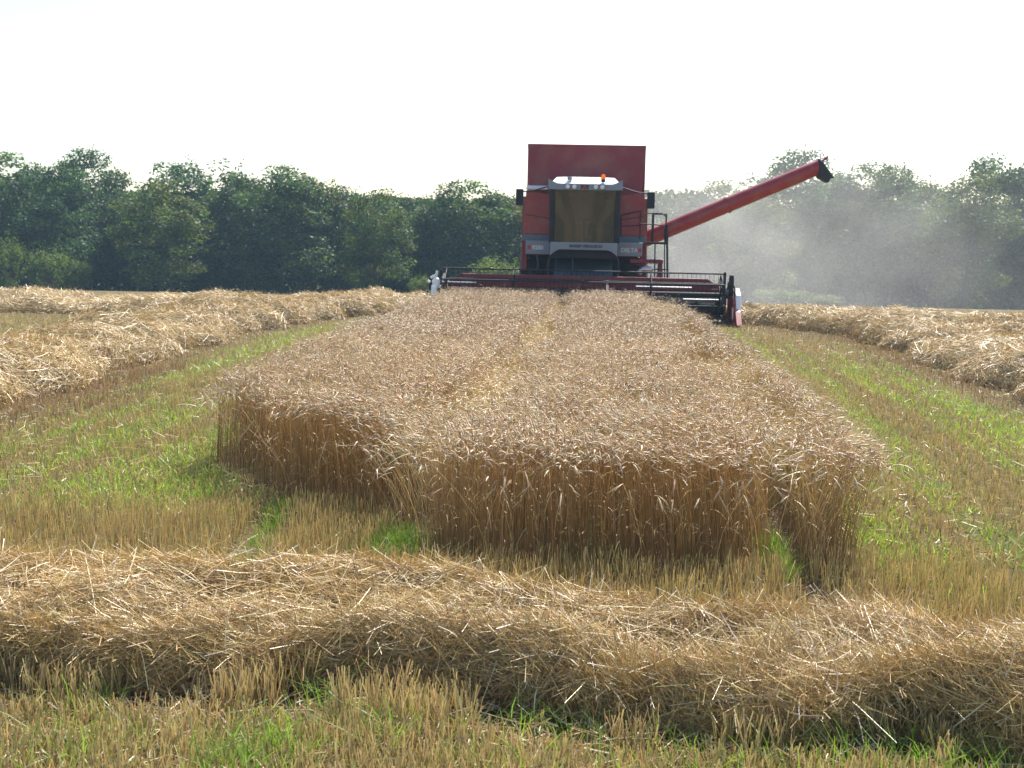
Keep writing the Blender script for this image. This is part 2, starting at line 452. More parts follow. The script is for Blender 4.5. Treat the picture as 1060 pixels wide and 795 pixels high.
# ------------------------------------------------------------------ windrows
PATHS = {}
class Windrow:
    def __init__(self, pts, width, height, seed, lump=1.0, skew=0.0, steep=False):
        self.steep = steep
        p = np.array(pts, float)
        # Catmull-Rom resample
        pp = np.vstack([2 * p[0] - p[1], p, 2 * p[-1] - p[-2]])
        out = []
        for i in range(len(p) - 1):
            a, b, c, d = pp[i:i + 4]
            for t in np.linspace(0, 1, 16, endpoint=False):
                out.append(0.5 * ((2 * b) + (c - a) * t + (2 * a - 5 * b + 4 * c - d) * t * t + (3 * b - a - 3 * c + d) * t ** 3))
        out.append(p[-1]); self.c = np.array(out)
        s = np.r_[0, np.cumsum(np.hypot(*np.diff(self.c, axis=0).T))]
        self.s = s; self.L = s[-1]
        self.tx = np.gradient(self.c[:, 0], s); self.ty = np.gradient(self.c[:, 1], s)
        self.w = width; self.h = height; self.seed = seed; self.lump = lump; self.skew = skew
    def pos(self, u, v):
        x = np.interp(u, self.s, self.c[:, 0]); y = np.interp(u, self.s, self.c[:, 1])
        tx = np.interp(u, self.s, self.tx); ty = np.interp(u, self.s, self.ty); l = np.hypot(tx, ty); tx /= l; ty /= l
        wob_ = (fbm(u * 1.1, u * 0 + 3, self.seed) - 0.5) * 0.35 * self.lump
        al = v * (2.0 if self.steep else 1.5); sn = np.sin(al); cs = np.cos(al)
        fr = (v > 0) if self.steep else np.zeros(np.shape(v), bool)
        off = np.sign(sn) * np.abs(sn) ** np.where(fr, 0.5, 0.9) * (self.w * 0.5 * (1 + 0.5 * (vnoise(u * 1.3, np.sign(v) * 5 + 9, self.seed + 5) - 0.5))) + wob_
        X = x + ty * off; Y = y - tx * off
        e = np.clip(np.minimum(u, self.L - u) / 0.7, 0, 1) ** 0.5
        prof = 0.30 + 0.70 * np.sign(cs) * np.abs(cs) ** np.where(fr, 0.5, 0.85) if self.steep else np.abs(cs) ** 1.15
        bn = fbm(u * 0.95 + v * self.skew, v * 0.9, self.seed + 11, 2)
        big = 0.42 + 0.80 * bn + 0.50 * (1 - np.abs(2 * vnoise(u * 1.15 + v * self.skew, v * 0.7 + 2, self.seed + 19) - 1))
        small = (0.62 if self.steep else 0.4) * (fbm(u * 3.4 + v * 2 * self.skew, v * 2.6, self.seed + 13, 3) - 0.5)
        Z = terrain(X, Y) + self.h * e * prof * (1 + self.lump * (big - 1 + small))
        return np.stack([X, Y, Z], -1)
    def frame(self, u, v):
        e = 0.02
        a = self.pos(u + e, v) - self.pos(u - e, v); b = self.pos(u, v + e) - self.pos(u, v - e)
        n = unit(np.cross(b, a))
        return unit(a), unit(b), n
    def build(self, label, name='straw_windrow', density=1200, length=(0.12, 0.42), width=(0.003, 0.006), urange=None, loft=0.09, vmin=-1, vmax=1, sprig=0.06):
        q = QuadCloud()
        # packed core, coloured dark to deepen the shadows between the straws
        nu = int(self.L / 0.10) + 2; nv = 29
        uu = np.linspace(0, self.L, nu); vv = np.linspace(-1, 1, nv)
        Ug, Vg = np.meshgrid(uu, vv, indexing='ij')
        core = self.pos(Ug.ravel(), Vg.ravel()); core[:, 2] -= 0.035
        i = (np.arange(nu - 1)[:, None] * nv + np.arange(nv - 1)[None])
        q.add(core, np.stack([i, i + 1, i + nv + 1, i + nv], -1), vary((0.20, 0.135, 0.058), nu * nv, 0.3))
        n = int(self.L * self.w * 1.55 * density)
        u = U(0.02, self.L - 0.02, n); v = np.clip(U(vmin, vmax, n) + rng.normal(0, .02, n), -0.999, 0.999)
        P = self.pos(u, v); ta, tb, nn = self.frame(u, v)
        # combed in sweeps: the heading varies slowly along the swath
        head = (fbm(u * 0.7 + v * .5, v * 0.8 + 4, self.seed + 17, 2) - 0.5) * 3.4 + rng.normal(0, 0.75, n)
        dirv = unit(ta * np.cos(head)[:, None] + tb * np.sin(head)[:, None] + nn * rng.normal(0.0, 0.22, n)[:, None])
        Ln = U(length[0], length[1], n)
        off = loft * rng.random(n) ** 1.6 - 0.025
        base = P + nn * off[:, None] - dirv * (Ln * 0.5)[:, None]
        S = unit(np.cross(dirv, nn + rng.normal(0, 0.6, (n, 3))))
        bend = nn * (-U(0.0, 0.16, n) * Ln / 0.3)[:, None] + rng.normal(0, 0.042, (n, 3)) * (Ln / .25)[:, None]
        W = U(width[0], width[1], n)
        tone = 0.8 + 0.45 * fbm(u * 2, v * 2, self.seed + 23)
        col = vary((0.45, 0.318, 0.125) if width[1] < .004 else (0.50, 0.375, 0.175), n, 0.30, 0.05) * tone[:, None]
        pl = rng.random(n) < 0.07
        col[pl] = vary((0.68, 0.54, 0.30), int(pl.sum()), 0.12)
        dk = rng.random(n) < 0.14
        col[dk] = vary((0.30, 0.19, 0.08), int(dk.sum()), 0.2)
        q.ribbons(base, dirv * Ln[:, None], S, W, bend, np.clip(col, 0, .9), nseg=3, taper=0.25)
        # sprigs that stick up or hang out
        m = int(n * sprig)
        u = U(0.05, self.L - 0.05, m); v = U(-0.92, 0.92, m)
        P = self.pos(u, v); ta, tb, nn = self.frame(u, v)
        dv = unit(nn * U(.05, .6, m)[:, None] + rng.normal(0, .6, (m, 3))) * U(.05, .17, m)[:, None]
        q.ribbons(P, dv, unit(np.cross(dv, rng.normal(0, 1, (m, 3)))), U(width[0], width[1] * 1.3, m), rng.normal(0, .04, (m, 3)) - np.array([0, 0, .05]), vary((0.56, 0.40, 0.18), m, .22), nseg=3, taper=.4)
        # broad bleached leaf blades
        m = int(n * (0.010 if width[1] < .005 else .003))
        u = U(0.05, self.L - 0.05, m); v = U(-0.9, 0.9, m)
        P = self.pos(u, v); ta, tb, nn = self.frame(u, v)
        dv = unit(nn * U(-.2, .5, m)[:, None] + rng.normal(0, .6, (m, 3))) * U(.06, .16, m)[:, None]
        q.ribbons(P + nn * .05, dv, unit(np.cross(dv, nn + rng.normal(0, .4, (m, 3)))), U(.004, .008, m), rng.normal(0, .04, (m, 3)), vary((0.72, 0.62, 0.44), m, .12), nseg=3, taper=.6)
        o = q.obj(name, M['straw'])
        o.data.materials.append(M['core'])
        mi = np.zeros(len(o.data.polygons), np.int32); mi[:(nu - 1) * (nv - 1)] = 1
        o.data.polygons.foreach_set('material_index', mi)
        tag(o, label, 'windrow', 'straw windrows on the field')
        return o

wr_front = Windrow([(-4.2, 6.22), (-2.4, 6.06), (-1.0, 5.86), (0.5, 5.63), (2.0, 5.30), (4.2, 4.9)], 1.16, 0.20, 101, lump=1.8, skew=1.1, steep=True)
wr_front.build('deep straw windrow lying across the foreground, its near face in shade', density=12000, length=(0.10, 0.40), width=(0.0016, 0.0034), loft=0.11, sprig=.07)
wr_left = Windrow([(-7.2, 6.5), (-7.0, 9), (-6.8, 14), (-6.75, 20), (-6.6, 25), (-5.9, 29.5), (-4.4, 33.0), (-2.2, 35.0)], 2.3, 0.43, 202, lump=0.8, skew=0.7)
wr_left.build('long straw windrow to the left of the standing barley, curving towards the harvester', density=1500, length=(0.12, 0.38), width=(0.004, 0.0075), loft=0.09)
wr_farleft = Windrow([(-19, 33.0), (-13, 32.6), (-9, 32.2), (-5.5, 33.2), (-2.6, 36.0)], 3.4, 0.37, 303, lump=0.7)
wr_farleft.build('far straw windrow crossing at the left, behind a strip of pale stubble', density=850, length=(0.15, 0.42), width=(0.006, 0.010), loft=0.09)
wr_right = Windrow([(7.4, 6.5), (7.55, 9), (7.9, 15), (8.25, 19), (8.55, 24), (8.5, 28), (7.6, 31), (5.9, 33.6)], 2.3, 0.40, 404, lump=0.9, skew=-0.7)
wr_right.build('thick straw windrow at the right edge with dark hollows along its foot', density=1400, length=(0.12, 0.38), width=(0.004, 0.0075), loft=0.09)
wr_farright = Windrow([(5.6, 34.6), (8.0, 33.2), (11, 32.6), (15, 32.8), (20, 33.2)], 2.4, 0.34, 505, lump=0.7)
wr_farright.build('far straw windrow running from the header out past the right edge', density=850, length=(0.15, 0.42), width=(0.006, 0.010), loft=0.09)
wr_outer = Windrow([(10.6, 20), (11.0, 24), (11.3, 29.5)], 2.6, 0.42, 606, lump=0.8)
wr_outer.build('short straw windrow heaped behind the thick one at the right edge', density=900, length=(0.2, 0.5), width=(0.008, 0.012), loft=0.09)

# ------------------------------------------------------------------ stubble and regrowth
def row_coord(x, y): return x - 0.095 * y          # drill rows lean a little to the right
def grass_mask(x, y):
    r = row_coord(x, y)
    stripes = vnoise(r * 2.2, y * 0.14, 61) * 0.4 + vnoise(r * 7.5, y * 0.22, 62) * 0.6
    patch = fbm(r * 0.45 + 3.3, y * 0.12, 63, 2)
    g = stripes * 0.55 + patch * 0.55
    return g
def in_view(x, y): return (np.abs(x) < 0.44 * y + 0.5)
def windrow_dist(x, y):
    d = np.full(len(x), 9.0)
    for w in (wr_front, wr_left, wr_right, wr_farleft, wr_farright):
        cc = w.c[::3]
        dd = np.min(np.hypot(x[:, None] - cc[None, :, 0], y[:, None] - cc[None, :, 1]), 1) - w.w * .5
        d = np.minimum(d, dd)
    return d

def stubble(x, y, hmin, hmax, wid, col, q, lean=0.25, nseg=2):
    n = len(x)
    P = np.stack([x, y, terrain(x, y) - 0.01], -1)
    h = U(hmin, hmax, n) * (0.75 + 0.5 * vnoise(x * 3, y * 3, 71))
    D = rng.normal(0, lean, (n, 3)) * h[:, None]; D[:, 2] = h
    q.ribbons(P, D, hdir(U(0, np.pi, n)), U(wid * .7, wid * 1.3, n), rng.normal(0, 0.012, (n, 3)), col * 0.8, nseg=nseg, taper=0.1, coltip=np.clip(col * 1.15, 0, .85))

def snap_rows(x, y, pitch=0.125, sd=0.018):
    r = row_coord(x, y); k = np.round(r / pitch) * pitch
    return k + 0.095 * y + rng.normal(0, sd, len(x))

def build_stubble():
    q = QuadCloud()
    straw_c = (0.45, 0.355, 0.175)
    # foreground fringe of tall tufts along the foot of the windrow, shorter stubble nearer
    n = 42000
    x = U(-2.6, 2.6, n); y = U(3.6, 5.6, n)
    lim = 5.18 - 0.155 * x + 0.12 * (vnoise(x * 1.7, x * 0 + 2, 84) - .5)
    tuft = vnoise(x * 6.0, y * 3.0, 81) * 0.65 + vnoise(x * 15, y * 9, 82) * .35
    band = y > lim - .40
    k = (y < lim) & np.where(band, (tuft > 0.52) & (rng.random(n) < .9), (rng.random(n) < .58 + .35 * (tuft > .4)))
    x, y, band = x[k], y[k], band[k]
    tl = band & (vnoise(x * 1.1, y * 0 + 6, 86) + .15 * (x < 0) > .38)
    for lo, hi, sel in ((.12, .20, tl), (.06, .125, ~tl)):
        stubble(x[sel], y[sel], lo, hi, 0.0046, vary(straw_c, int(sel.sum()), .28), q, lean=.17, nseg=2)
    # tall headland stubble in front of the barley, left
    n = 26000
    x = U(-4.3, 2.9, n); y = U(6.1, 9.3, n)
    lim = np.where(x < -1.6, 8.62 + 0.02 * x, np.where(x < -0.6, 9.0, 7.6)) + 0.12 * (vnoise(x * 2.5, y * 0, 88) - .5)
    ga = np.interp(y, [6.1, 7.3, 9.3], [-1.45, -1.55, -1.70]); 
    k = (y < lim) & ~inside(x, y, CROP) & (np.abs(x - ga) > 0.10 + 0.05 * rng.random(n)) & (np.hypot((x + .70) / .16, (y - 7.75) / .5) > 1) & (np.abs(x - 1.70) > 0.09)
    x, y = x[k], y[k]
    x = np.where(rng.random(len(x)) < .4, snap_rows(x, y), x)
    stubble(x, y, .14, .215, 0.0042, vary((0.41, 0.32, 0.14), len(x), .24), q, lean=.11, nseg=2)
    # short stubble left and right
    n = 330000
    y = 6.6 + 29 * rng.random(n) ** 0.85; x = U(-1, 1, n) * (.44 * y + 1.3)
    k = ~inside(x, y, CROP)
    lim = np.where(x < -1.6, 8.55 + .02 * x, np.where(x < -0.6, 9.0, 7.6))
    k &= (y > lim) | (x > 2.25)
    x, y = x[k], y[k]
    prob = np.clip(1.25 - y / 30, .25, 1)
    g = grass_mask(x, y)
    k = (rng.random(len(x)) < prob) & (rng.random(len(x)) < np.clip(1.5 - 1.5 * (g - .35) / .35, .35, 1))
    x, y = x[k], y[k]
    x = np.where(rng.random(len(x)) < .55, snap_rows(x, y), x)
    wd = windrow_dist(x, y)
    brown = (wd < 0.5 + 0.8 * vnoise(y * .4, x * .4, 66))
    col = vary((0.43, 0.345, 0.145), len(x), .25)
    col[brown] = vary((0.33, 0.225, 0.115), int(brown.sum()), .25)
    w = 0.0045 + 0.00012 * y
    far = y > 14
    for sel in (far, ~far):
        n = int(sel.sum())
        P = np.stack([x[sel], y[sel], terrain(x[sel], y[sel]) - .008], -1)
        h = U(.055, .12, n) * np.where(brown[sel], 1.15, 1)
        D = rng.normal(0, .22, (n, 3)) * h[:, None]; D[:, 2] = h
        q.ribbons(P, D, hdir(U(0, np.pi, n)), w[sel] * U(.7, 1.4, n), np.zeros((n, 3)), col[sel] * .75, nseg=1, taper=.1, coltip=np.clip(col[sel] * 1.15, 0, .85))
    # loose bits of straw and chaff on the soil
    n = 46000
    y = 3.8 + 31 * rng.random(n) ** 1.1; y[:4500] = U(4.3, 5.4, 4500); x = U(-1, 1, n) * (.44 * y + 1.3)
    k = ~inside(x, y, CROP); x, y = x[k], y[k]; n = len(x)
    a = U(0, np.pi * 2, n); dv = hdir(a) * U(.03, .14, n)[:, None]; dv[:, 2] = rng.normal(0, .02, n)
    P = np.stack([x, y, terrain(x, y) + U(.01, .05, n)], -1)
    wd = windrow_dist(x, y)
    c = vary((0.52, 0.38, 0.19), n, .25); b = (wd < 1.4) & (rng.random(n) < .4); c[b] = vary((0.55, 0.48, 0.37), int(b.sum()), .25)
    q.ribbons(P, dv, unit(np.cross(dv, rng.normal(0, 1, (n, 3)))), U(.003, .006, n) + .0002 * y, rng.normal(0, .01, (n, 3)), c, nseg=1)
    tag(q.obj('stubble', M['stubble']), 'cut golden barley stubble standing in rows over the field', 'stubble', kind='stuff')

def build_grass():
    q = QuadCloud()
    n = 400000
    y = 6.7 + 28 * rng.random(n) ** .9; x = U(-1, 1, n) * (.44 * y + 1.3)
    g = grass_mask(x, y)
    k = (~inside(x, y, CROP)) & (g > .475 + .20 * rng.random(n))
    lim = np.where(x < -1.6, 8.65, np.where(x < -0.6, 9.1, 7.6))
    k &= (y > lim) | (x > 2.3)
    x, y = x[k], y[k]
    wd = windrow_dist(x, y)
    k = (wd > .5 + .6 * rng.random(len(x))) & ~((x < -6.6) & (rng.random(len(x)) < .85)) & (rng.random(len(x)) < np.clip(1.3 - y / 30, .3, 1))
    x, y = x[k], y[k]
    def blades(x, y, lo, hi, w, col, lean=.5, nseg=1):
        n = len(x)
        P = np.stack([x, y, terrain(x, y) - .005], -1)
        h = U(lo, hi, n); D = rng.normal(0, lean, (n, 3)) * h[:, None]; D[:, 2] = h
        a = U(0, 2 * np.pi, n); bd = hdir(a) * (h * U(0, .7, n))[:, None]; bd[:, 2] = -h * U(0, .35, n)
        q.ribbons(P, D, hdir(U(0, np.pi, n)), w * U(.7, 1.3, n), bd, vary(col, n, .22, .08), nseg=nseg, taper=.75)
    blades(x, y, .04, .105, .006 + .00022 * y, (0.26, 0.36, 0.065))
    # lush tufts in the wheel tracks and in the foreground
    def strip(pts, wid, n, lo, hi, w=.0055):
        p = np.array(pts); t = rng.random(n) * (len(p) - 1); i = np.minimum(t.astype(int), len(p) - 2); f = (t - i)[:, None]
        c = p[i] * (1 - f) + p[i + 1] * f
        blades(c[:, 0] + rng.normal(0, wid, n), c[:, 1] + rng.normal(0, wid, n), lo, hi, w, (0.18, 0.29, 0.055), .4, 3)
    strip([(-1.48, 6.8), (-1.55, 7.4), (-1.68, 9.2)], .06, 1000, .05, .13)
    strip([(-.74, 7.35), (-.66, 8.1)], .09, 650, .08, .24)
    strip([(1.66, 7.25), (1.74, 8.3)], .05, 420, .07, .19)
    strip([(2.35, 7.3), (2.6, 8.6)], .10, 260, .05, .13)
    strip([(-2.5, 10.3), (-2.75, 9.6), (-2.2, 9.2)], .16, 300, .05, .11)
    for (cx, cy_, s, n) in ((-.98, 4.45, .10, 260), (-.83, 4.62, .08, 150), (-1.55, 4.55, .14, 160), (-.5, 4.75, .09, 130), (-.05, 4.4, .2, 110), (1.42, 4.6, .16, 190), (1.05, 4.75, .12, 110),
                            (1.75, 4.45, .12, 130), (.6, 4.5, .2, 120), (-1.75, 5.0, .1, 60), (-.72, 5.1, .07, 70), (-1.9, 4.35, .15, 120), (.95, 4.25, .2, 120), (.2, 4.85, .15, 70), (1.9, 4.8, .1, 70)):
        blades(cx + rng.normal(0, s, n), cy_ + rng.normal(0, s, n), .08, .21, .0055, (0.19, 0.31, 0.055), .35, 3)
    n = 2400
    blades(U(-2.2, 2.2, n), U(3.8, 5.0, n), .05, .14, .0045, (0.20, 0.27, 0.06), .4, 2)
    tag(q.obj('grass', M['grass']), 'bright green regrowth in streaks between the stubble rows', 'grass', kind='stuff')
build_stubble()
build_grass()

# ------------------------------------------------------------------ combine harvester (mesh code)
class MB:
    def __init__(self): self.bm = bmesh.new()
    def box(self, lo, hi, bev=0.0):
        lo = Vector(lo); hi = Vector(hi)
        r = bmesh.ops.create_cube(self.bm, size=1.0, matrix=Matrix.Translation((lo + hi) / 2) @ Matrix.Diagonal((*(hi - lo), 1)))
        if bev:
            es = set(e for v in r['verts'] for e in v.link_edges)
            bmesh.ops.bevel(self.bm, geom=list(es), offset=bev, segments=2, affect='EDGES', profile=0.6)
        return self
    def tube(self, a, b, r, r2=None, n=10, caps=True):
        a = Vector(a); b = Vector(b); d = b - a
        q = d.to_track_quat('Z', 'Y').to_matrix().to_4x4()
        bmesh.ops.create_cone(self.bm, cap_ends=caps, segments=n, radius1=r, radius2=r if r2 is None else r2, depth=d.length, matrix=Matrix.Translation((a + b) / 2) @ q)
        return self
    def path(self, pts, r, n=8):
        for a, b in zip(pts[:-1], pts[1:]): self.tube(a, b, r, n=n)
        for p in pts[1:-1]: bmesh.ops.create_uvsphere(self.bm, u_segments=n, v_segments=6, radius=r * 1.02, matrix=Matrix.Translation(p))
        return self
    def prism(self, prof, lo, hi, axis='Y'):
        """profile polygon extruded along axis; profile in the two other axes"""
        def P(a, b, t):
            return {'Y': (a, t, b), 'X': (t, a, b), 'Z': (a, b, t)}[axis]
        f0 = [self.bm.verts.new(P(a, b, lo)) for a, b in prof]
        f1 = [self.bm.verts.new(P(a, b, hi)) for a, b in prof]
        n = len(prof)
        self.bm.faces.new(f0); self.bm.faces.new(f1[::-1])
        for i in range(n): self.bm.faces.new([f0[i], f1[i], f1[(i + 1) % n], f0[(i + 1) % n]])
        return self
    def sphere(self, c, r, s=(1, 1, 1), n=16):
        bmesh.ops.create_uvsphere(self.bm, u_segments=n, v_segments=n // 2, radius=r, matrix=Matrix.Translation(c) @ Matrix.Diagonal((*s, 1)))
        return self
    def lathe(self, prof, centre, axis='X', n=40):
        rings = []
        for (r, t) in prof:
            ring = []
            for k in range(n):
                a = 2 * math.pi * k / n
                co = (t, r * math.cos(a), r * math.sin(a)) if axis == 'X' else ((r * math.cos(a), t, r * math.sin(a)) if axis == 'Y' else (r * math.cos(a), r * math.sin(a), t))
                ring.append(self.bm.verts.new(Vector(centre) + Vector(co)))
            rings.append(ring)
        for r0, r1 in zip(rings[:-1], rings[1:]):
            for k in range(n): self.bm.faces.new([r0[k], r0[(k + 1) % n], r1[(k + 1) % n], r1[k]])
        return self
    def build(self, name, mat, parent=None, bev=0.0, smooth=False):
        bmesh.ops.recalc_face_normals(self.bm, faces=self.bm.faces)
        me = bpy.data.meshes.new(name); self.bm.to_mesh(me); self.bm.free()
        me.materials.append(mat)
        o = link(bpy.data.objects.new(name, me), parent)
        if smooth:
            me.polygons.foreach_set('use_smooth', [True] * len(me.polygons))
            try: me.set_sharp_from_angle(angle=R(38))
            except Exception: pass
        if bev:
            b = o.modifiers.new('bevel', 'BEVEL'); b.width = bev; b.segments = 2; b.limit_method = 'ANGLE'; b.angle_limit = R(40)
        return o

def lettering(txt, size, loc, mat, parent, extr=0.004, bold=0.0, xs=1.0):
    cu = bpy.data.curves.new('lettering', 'FONT'); cu.body = txt; cu.size = size; cu.extrude = extr; cu.offset = bold
    cu.align_x = 'CENTER'; cu.align_y = 'CENTER'
    cu.materials.append(mat)
    tmp = bpy.data.objects.new('lettering', cu)
    sc.collection.objects.link(tmp)
    bpy.context.view_layer.update()
    me = bpy.data.meshes.new_from_object(tmp.evaluated_get(bpy.context.evaluated_depsgraph_get()))
    bpy.data.objects.remove(tmp); bpy.data.curves.remove(cu)
    me.name = 'lettering'
    o = bpy.data.objects.new('lettering', me)
    link(o, parent); o.location = loc; o.rotation_euler = (R(90), 0, 0); o.scale = (xs, 1, 1)
    return o

def build_combine():
    root = empty('combine_harvester', (1.73, 31.7, 0.0), -math.atan2(1.73, 31.7))
    tag(root, 'red combine harvester with wide reel header and raised unloading auger, cutting towards the camera', 'combine harvester')
    # ---------- header
    hb = MB().prism([(0.95, 0.10), (1.05, 0.10), (1.05, 1.12), (0.98, 1.12)], -3.15, 3.2, 'X')
    hb.prism([(-3.72, 0.12), (3.72, 0.12), (3.72, 0.80), (3.2, 1.12), (-3.15, 1.12), (-3.72, 0.80)], 1.053, 1.11, 'Y')
    hb.box((-3.12, .93, 1.02), (3.17, 1.0, 1.115)).box((-3.5, .93, .80), (3.5, .97, .86))
    header = hb.build('header_frame', M['darkred'], root, bev=.006)
    fl = MB().prism([(-0.15, 0.03), (0.0, 0.02), (0.94, 0.06), (0.94, 0.11), (0.3, 0.14), (-0.15, 0.06)], -3.7, 3.7, 'X')
    fl.build('header_floor', M['black'], header)
    cb = MB().box((-3.7, -0.26, 0.02), (3.7, -0.155, 0.09))
    for k in range(97): 
        x = -3.66 + k * 0.0762
        cb.prism([(x - .02, -.26), (x + .02, -.26), (x, -.37)], .045, .075, 'Z')
    cb.build('cutter_bar', M['black'], root)
    # lower deflector shields inside the trough
    sh = MB().prism([(0.45, 0.50), (0.49, 0.50), (0.66, 0.70), (0.62, 0.70)], -3.6, 3.6, 'X')
    sh.build('crop_deflector', M['black'], header, bev=.004)
    for xa, xb, zz in ((-3.62, -2.72, .90), (1.35, 2.75, .895), (2.55, 3.45, .60)):
        MB().tube((xa, 0.30, zz), (xb, 0.30, zz), 0.026, n=8).build('deflector_rod', M['steel'], header)
    # feed auger with spiral flighting
    au = MB().tube((-3.6, .52, .34), (3.6, .52, .34), .15, n=20)
    bm = au.bm
    for sgn in (-1, 1):
        prev = None
        for k in range(0, 161):
            t = k / 160; x = sgn * (3.55 - 2.6 * t); a = sgn * t * 2 * math.pi * 5.2
            c, s = math.cos(a), math.sin(a)
            v1 = bm.verts.new((x, .52 + .14 * c, .34 + .14 * s)); v2 = bm.verts.new((x, .52 + .28 * c, .34 + .28 * s))
            if prev: bm.faces.new([prev[0], prev[1], v2, v1])
            prev = (v1, v2)
    au.build('feed_auger', M['black'], root, smooth=True)
    # reel: hexagonal, six tine bars
    rc = (0.05, 0.74)      # y, z of the shaft
    rr = 0.53
    rl = MB().tube((-3.5, *rc), (3.5, *rc), .06, n=14)
    for xs in (-3.45, -1.75, 0.0, 1.7, 3.45):
        for k in range(6):
            a = R(90 + 60 * k)
            rl.tube((xs, rc[0], rc[1]), (xs, rc[0] + rr * math.cos(a), rc[1] + rr * math.sin(a)), .018, n=6)
            b = R(150 + 60 * k)
            rl.tube((xs, rc[0] + rr * math.cos(a), rc[1] + rr * math.sin(a)), (xs, rc[0] + rr * math.cos(b), rc[1] + rr * math.sin(b)), .012, n=6)
    reel = rl.build('reel', M['black'], root)
    for k in range(6):
        a = R(90 + 60 * k); yb, zb = rc[0] + rr * math.cos(a), rc[1] + rr * math.sin(a)
        b = MB().tube((-3.52, yb, zb), (3.52, yb, zb), .020, n=8)
        for j in range(64):
            x = -3.5 + j * 0.1111
            b.tube((x, yb, zb), (x + .01, yb + .05, zb - .24), .0055, .003, n=4)
        b.build('tine_bar', M['black'], reel)
    for x in (-3.62, 0.62, 3.62):
        ar = MB().prism([(1.04, 1.02), (1.12, 1.12), (0.05, 0.82), (-.12, 0.76), (-.10, .66), (.1, .68)], x - .03, x + .03, 'X')
        ar.build('reel_arm', M['black'], root, bev=.006)
    MB().box((3.50, -.12, .72), (3.56, -.04, 1.32)).build('marker_post', M['black'], root, bev=.01)
    # dividers at both ends
    dv = MB().prism([(-.62, .02), (-.4, .0), (1.05, .02), (1.05, .80), (.3, .88), (-.30, .55)], 3.74, 3.80, 'X')
    dv.prism([(-.95, .05), (-.4, .0), (-.4, .42), (-.55, .36)], 3.765, 3.90, 'X')
    d1 = dv.build('side_divider', M['red'], root, bev=.01)
    s = MB().prism([(-.45, .24), (.25, .40), (.72, .5), (.72, .84), (.1, .92), (-.25, .76)], 3.803, 3.93, 'X')
    s.prism([(-.35, .16), (-.25, .16), (-.15, .46), (-.35, .44)], 3.72, 3.80, 'X')
    s.build('side_shield', M['white'], d1, bev=.02)
    g = MB()
    for (y, z, r) in ((.05, 1.05, .15), (.10, .86, .13), (.35, .98, .10), (.02, 1.2, .06)): g.tube((3.66, y, z), (3.76, y, z), r, n=20)
    g.path([(3.7, .05, 1.15), (3.74, .35, 1.18), (3.72, .7, 1.0), (3.68, .9, .7)], .02)
    g.path([(3.72, -.05, 1.05), (3.8, -.08, .9), (3.8, .0, .7)], .018)
    g.build('reel_drive', M['black'], root, smooth=True)
    dv = MB().prism([(-.62, .02), (-.4, .0), (1.05, .02), (1.05, .80), (.3, .86), (-.30, .52)], -3.80, -3.74, 'X')
    dv.prism([(-.95, .05), (-.4, .0), (-.4, .42), (-.55, .36)], -3.90, -3.765, 'X')
    d2 = dv.build('side_divider', M['red'], root, bev=.01)
    s = MB().prism([(-.45, .30), (-.30, .30), (-.12, .84), (-.3, .82)], -3.80, -3.66, 'X')
    s.build('side_shield', M['white'], d2, bev=.02)
    g = MB()
    g.sphere((-3.70, -.08, .92), .10, (1.1, 1, 1.1)); g.sphere((-3.74, -.05, .80), .09); g.sphere((-3.68, -.12, .84), .07)
    g.tube((-3.72, -.1, .98), (-3.68, -.05, 1.20), .035, n=10); g.tube((-3.84, -.1, 1.02), (-3.70, -.1, 1.10), .03, n=10)
    g.tube((-3.92, -.1, .95), (-3.86, -.1, .90), .035, n=10)
    g.build('hydraulic_motor', M['white'], root, smooth=True)  # white colour stands in for bright sun glints on the motor
    g = MB(); g.box((-3.9, .02, .70), (-3.66, .14, 1.02)); g.box((-3.60, -.1, .85), (-3.56, -.02, 1.24))
    g.build('motor_bracket', M['black'], root, bev=.01)
    # ---------- feeder house and chassis
    f = MB().prism([(1.0, .15), (1.0, .85), (3.3, 1.62), (3.3, .85)], -.78, .78, 'X')
    f.build('feeder_house', M['slate'], root, bev=.02)
    for pts, r_ in (([(-.86, 1.75, 1.66), (-.92, 1.6, 1.5), (-.93, 1.5, 1.25), (-.9, 1.2, 1.0)], .022), ([(.86, 1.75, 1.66), (.92, 1.6, 1.5), (.93, 1.5, 1.25), (.9, 1.2, 1.0)], .022),
                    ([(-.3, 1.7, 1.6), (-.28, 1.5, 1.35), (-.33, 1.3, 1.1)], .02), ([(-1.25, 2.2, 1.62), (-1.2, 2.0, 1.4), (-1.22, 1.9, 1.2)], .03)):
        MB().path(pts, r_).build('hose', M['rubber'], root)
    ch = MB().box((-1.35, 3.2, .72), (1.35, 8.8, 1.62)).box((-1.55, 3.75, .78), (1.55, 4.15, 1.15)).box((-1.1, 8.0, .6), (1.1, 8.25, .85))
    ch.build('chassis', M['black'], root, bev=.03)
    # ---------- body
    bd = MB().box((-1.52, 3.1, 2.1), (1.52, 9.2, 3.18)).prism([(8.0, 2.1), (9.6, 1.3), (10.1, 1.5), (9.8, 3.0), (9.2, 3.18), (8.0, 3.18)], -1.45, 1.45, 'X').box((-1.5, 3.1, 1.60), (1.5, 8.6, 2.1))
    bd.build('body', M['darkred'], root, bev=.04)
    # grain tank extension: four flared walls, open on top
    tk = MB()
    x0, x1, y0, y1, zb, zt = -1.52, 1.52, 3.15, 6.2, 3.181, 4.60
    X0, X1, Y0, Y1 = -1.60, 1.62, 2.95, 6.55
    tk.prism([(x0, zb), (x1, zb), (X1, zt), (X0, zt)], 2.97, 3.01, 'Y')
    tk.prism([(x0, zb), (x1, zb), (X1, zt - .05), (X0, zt - .05)], 6.2, 6.24, 'Y')
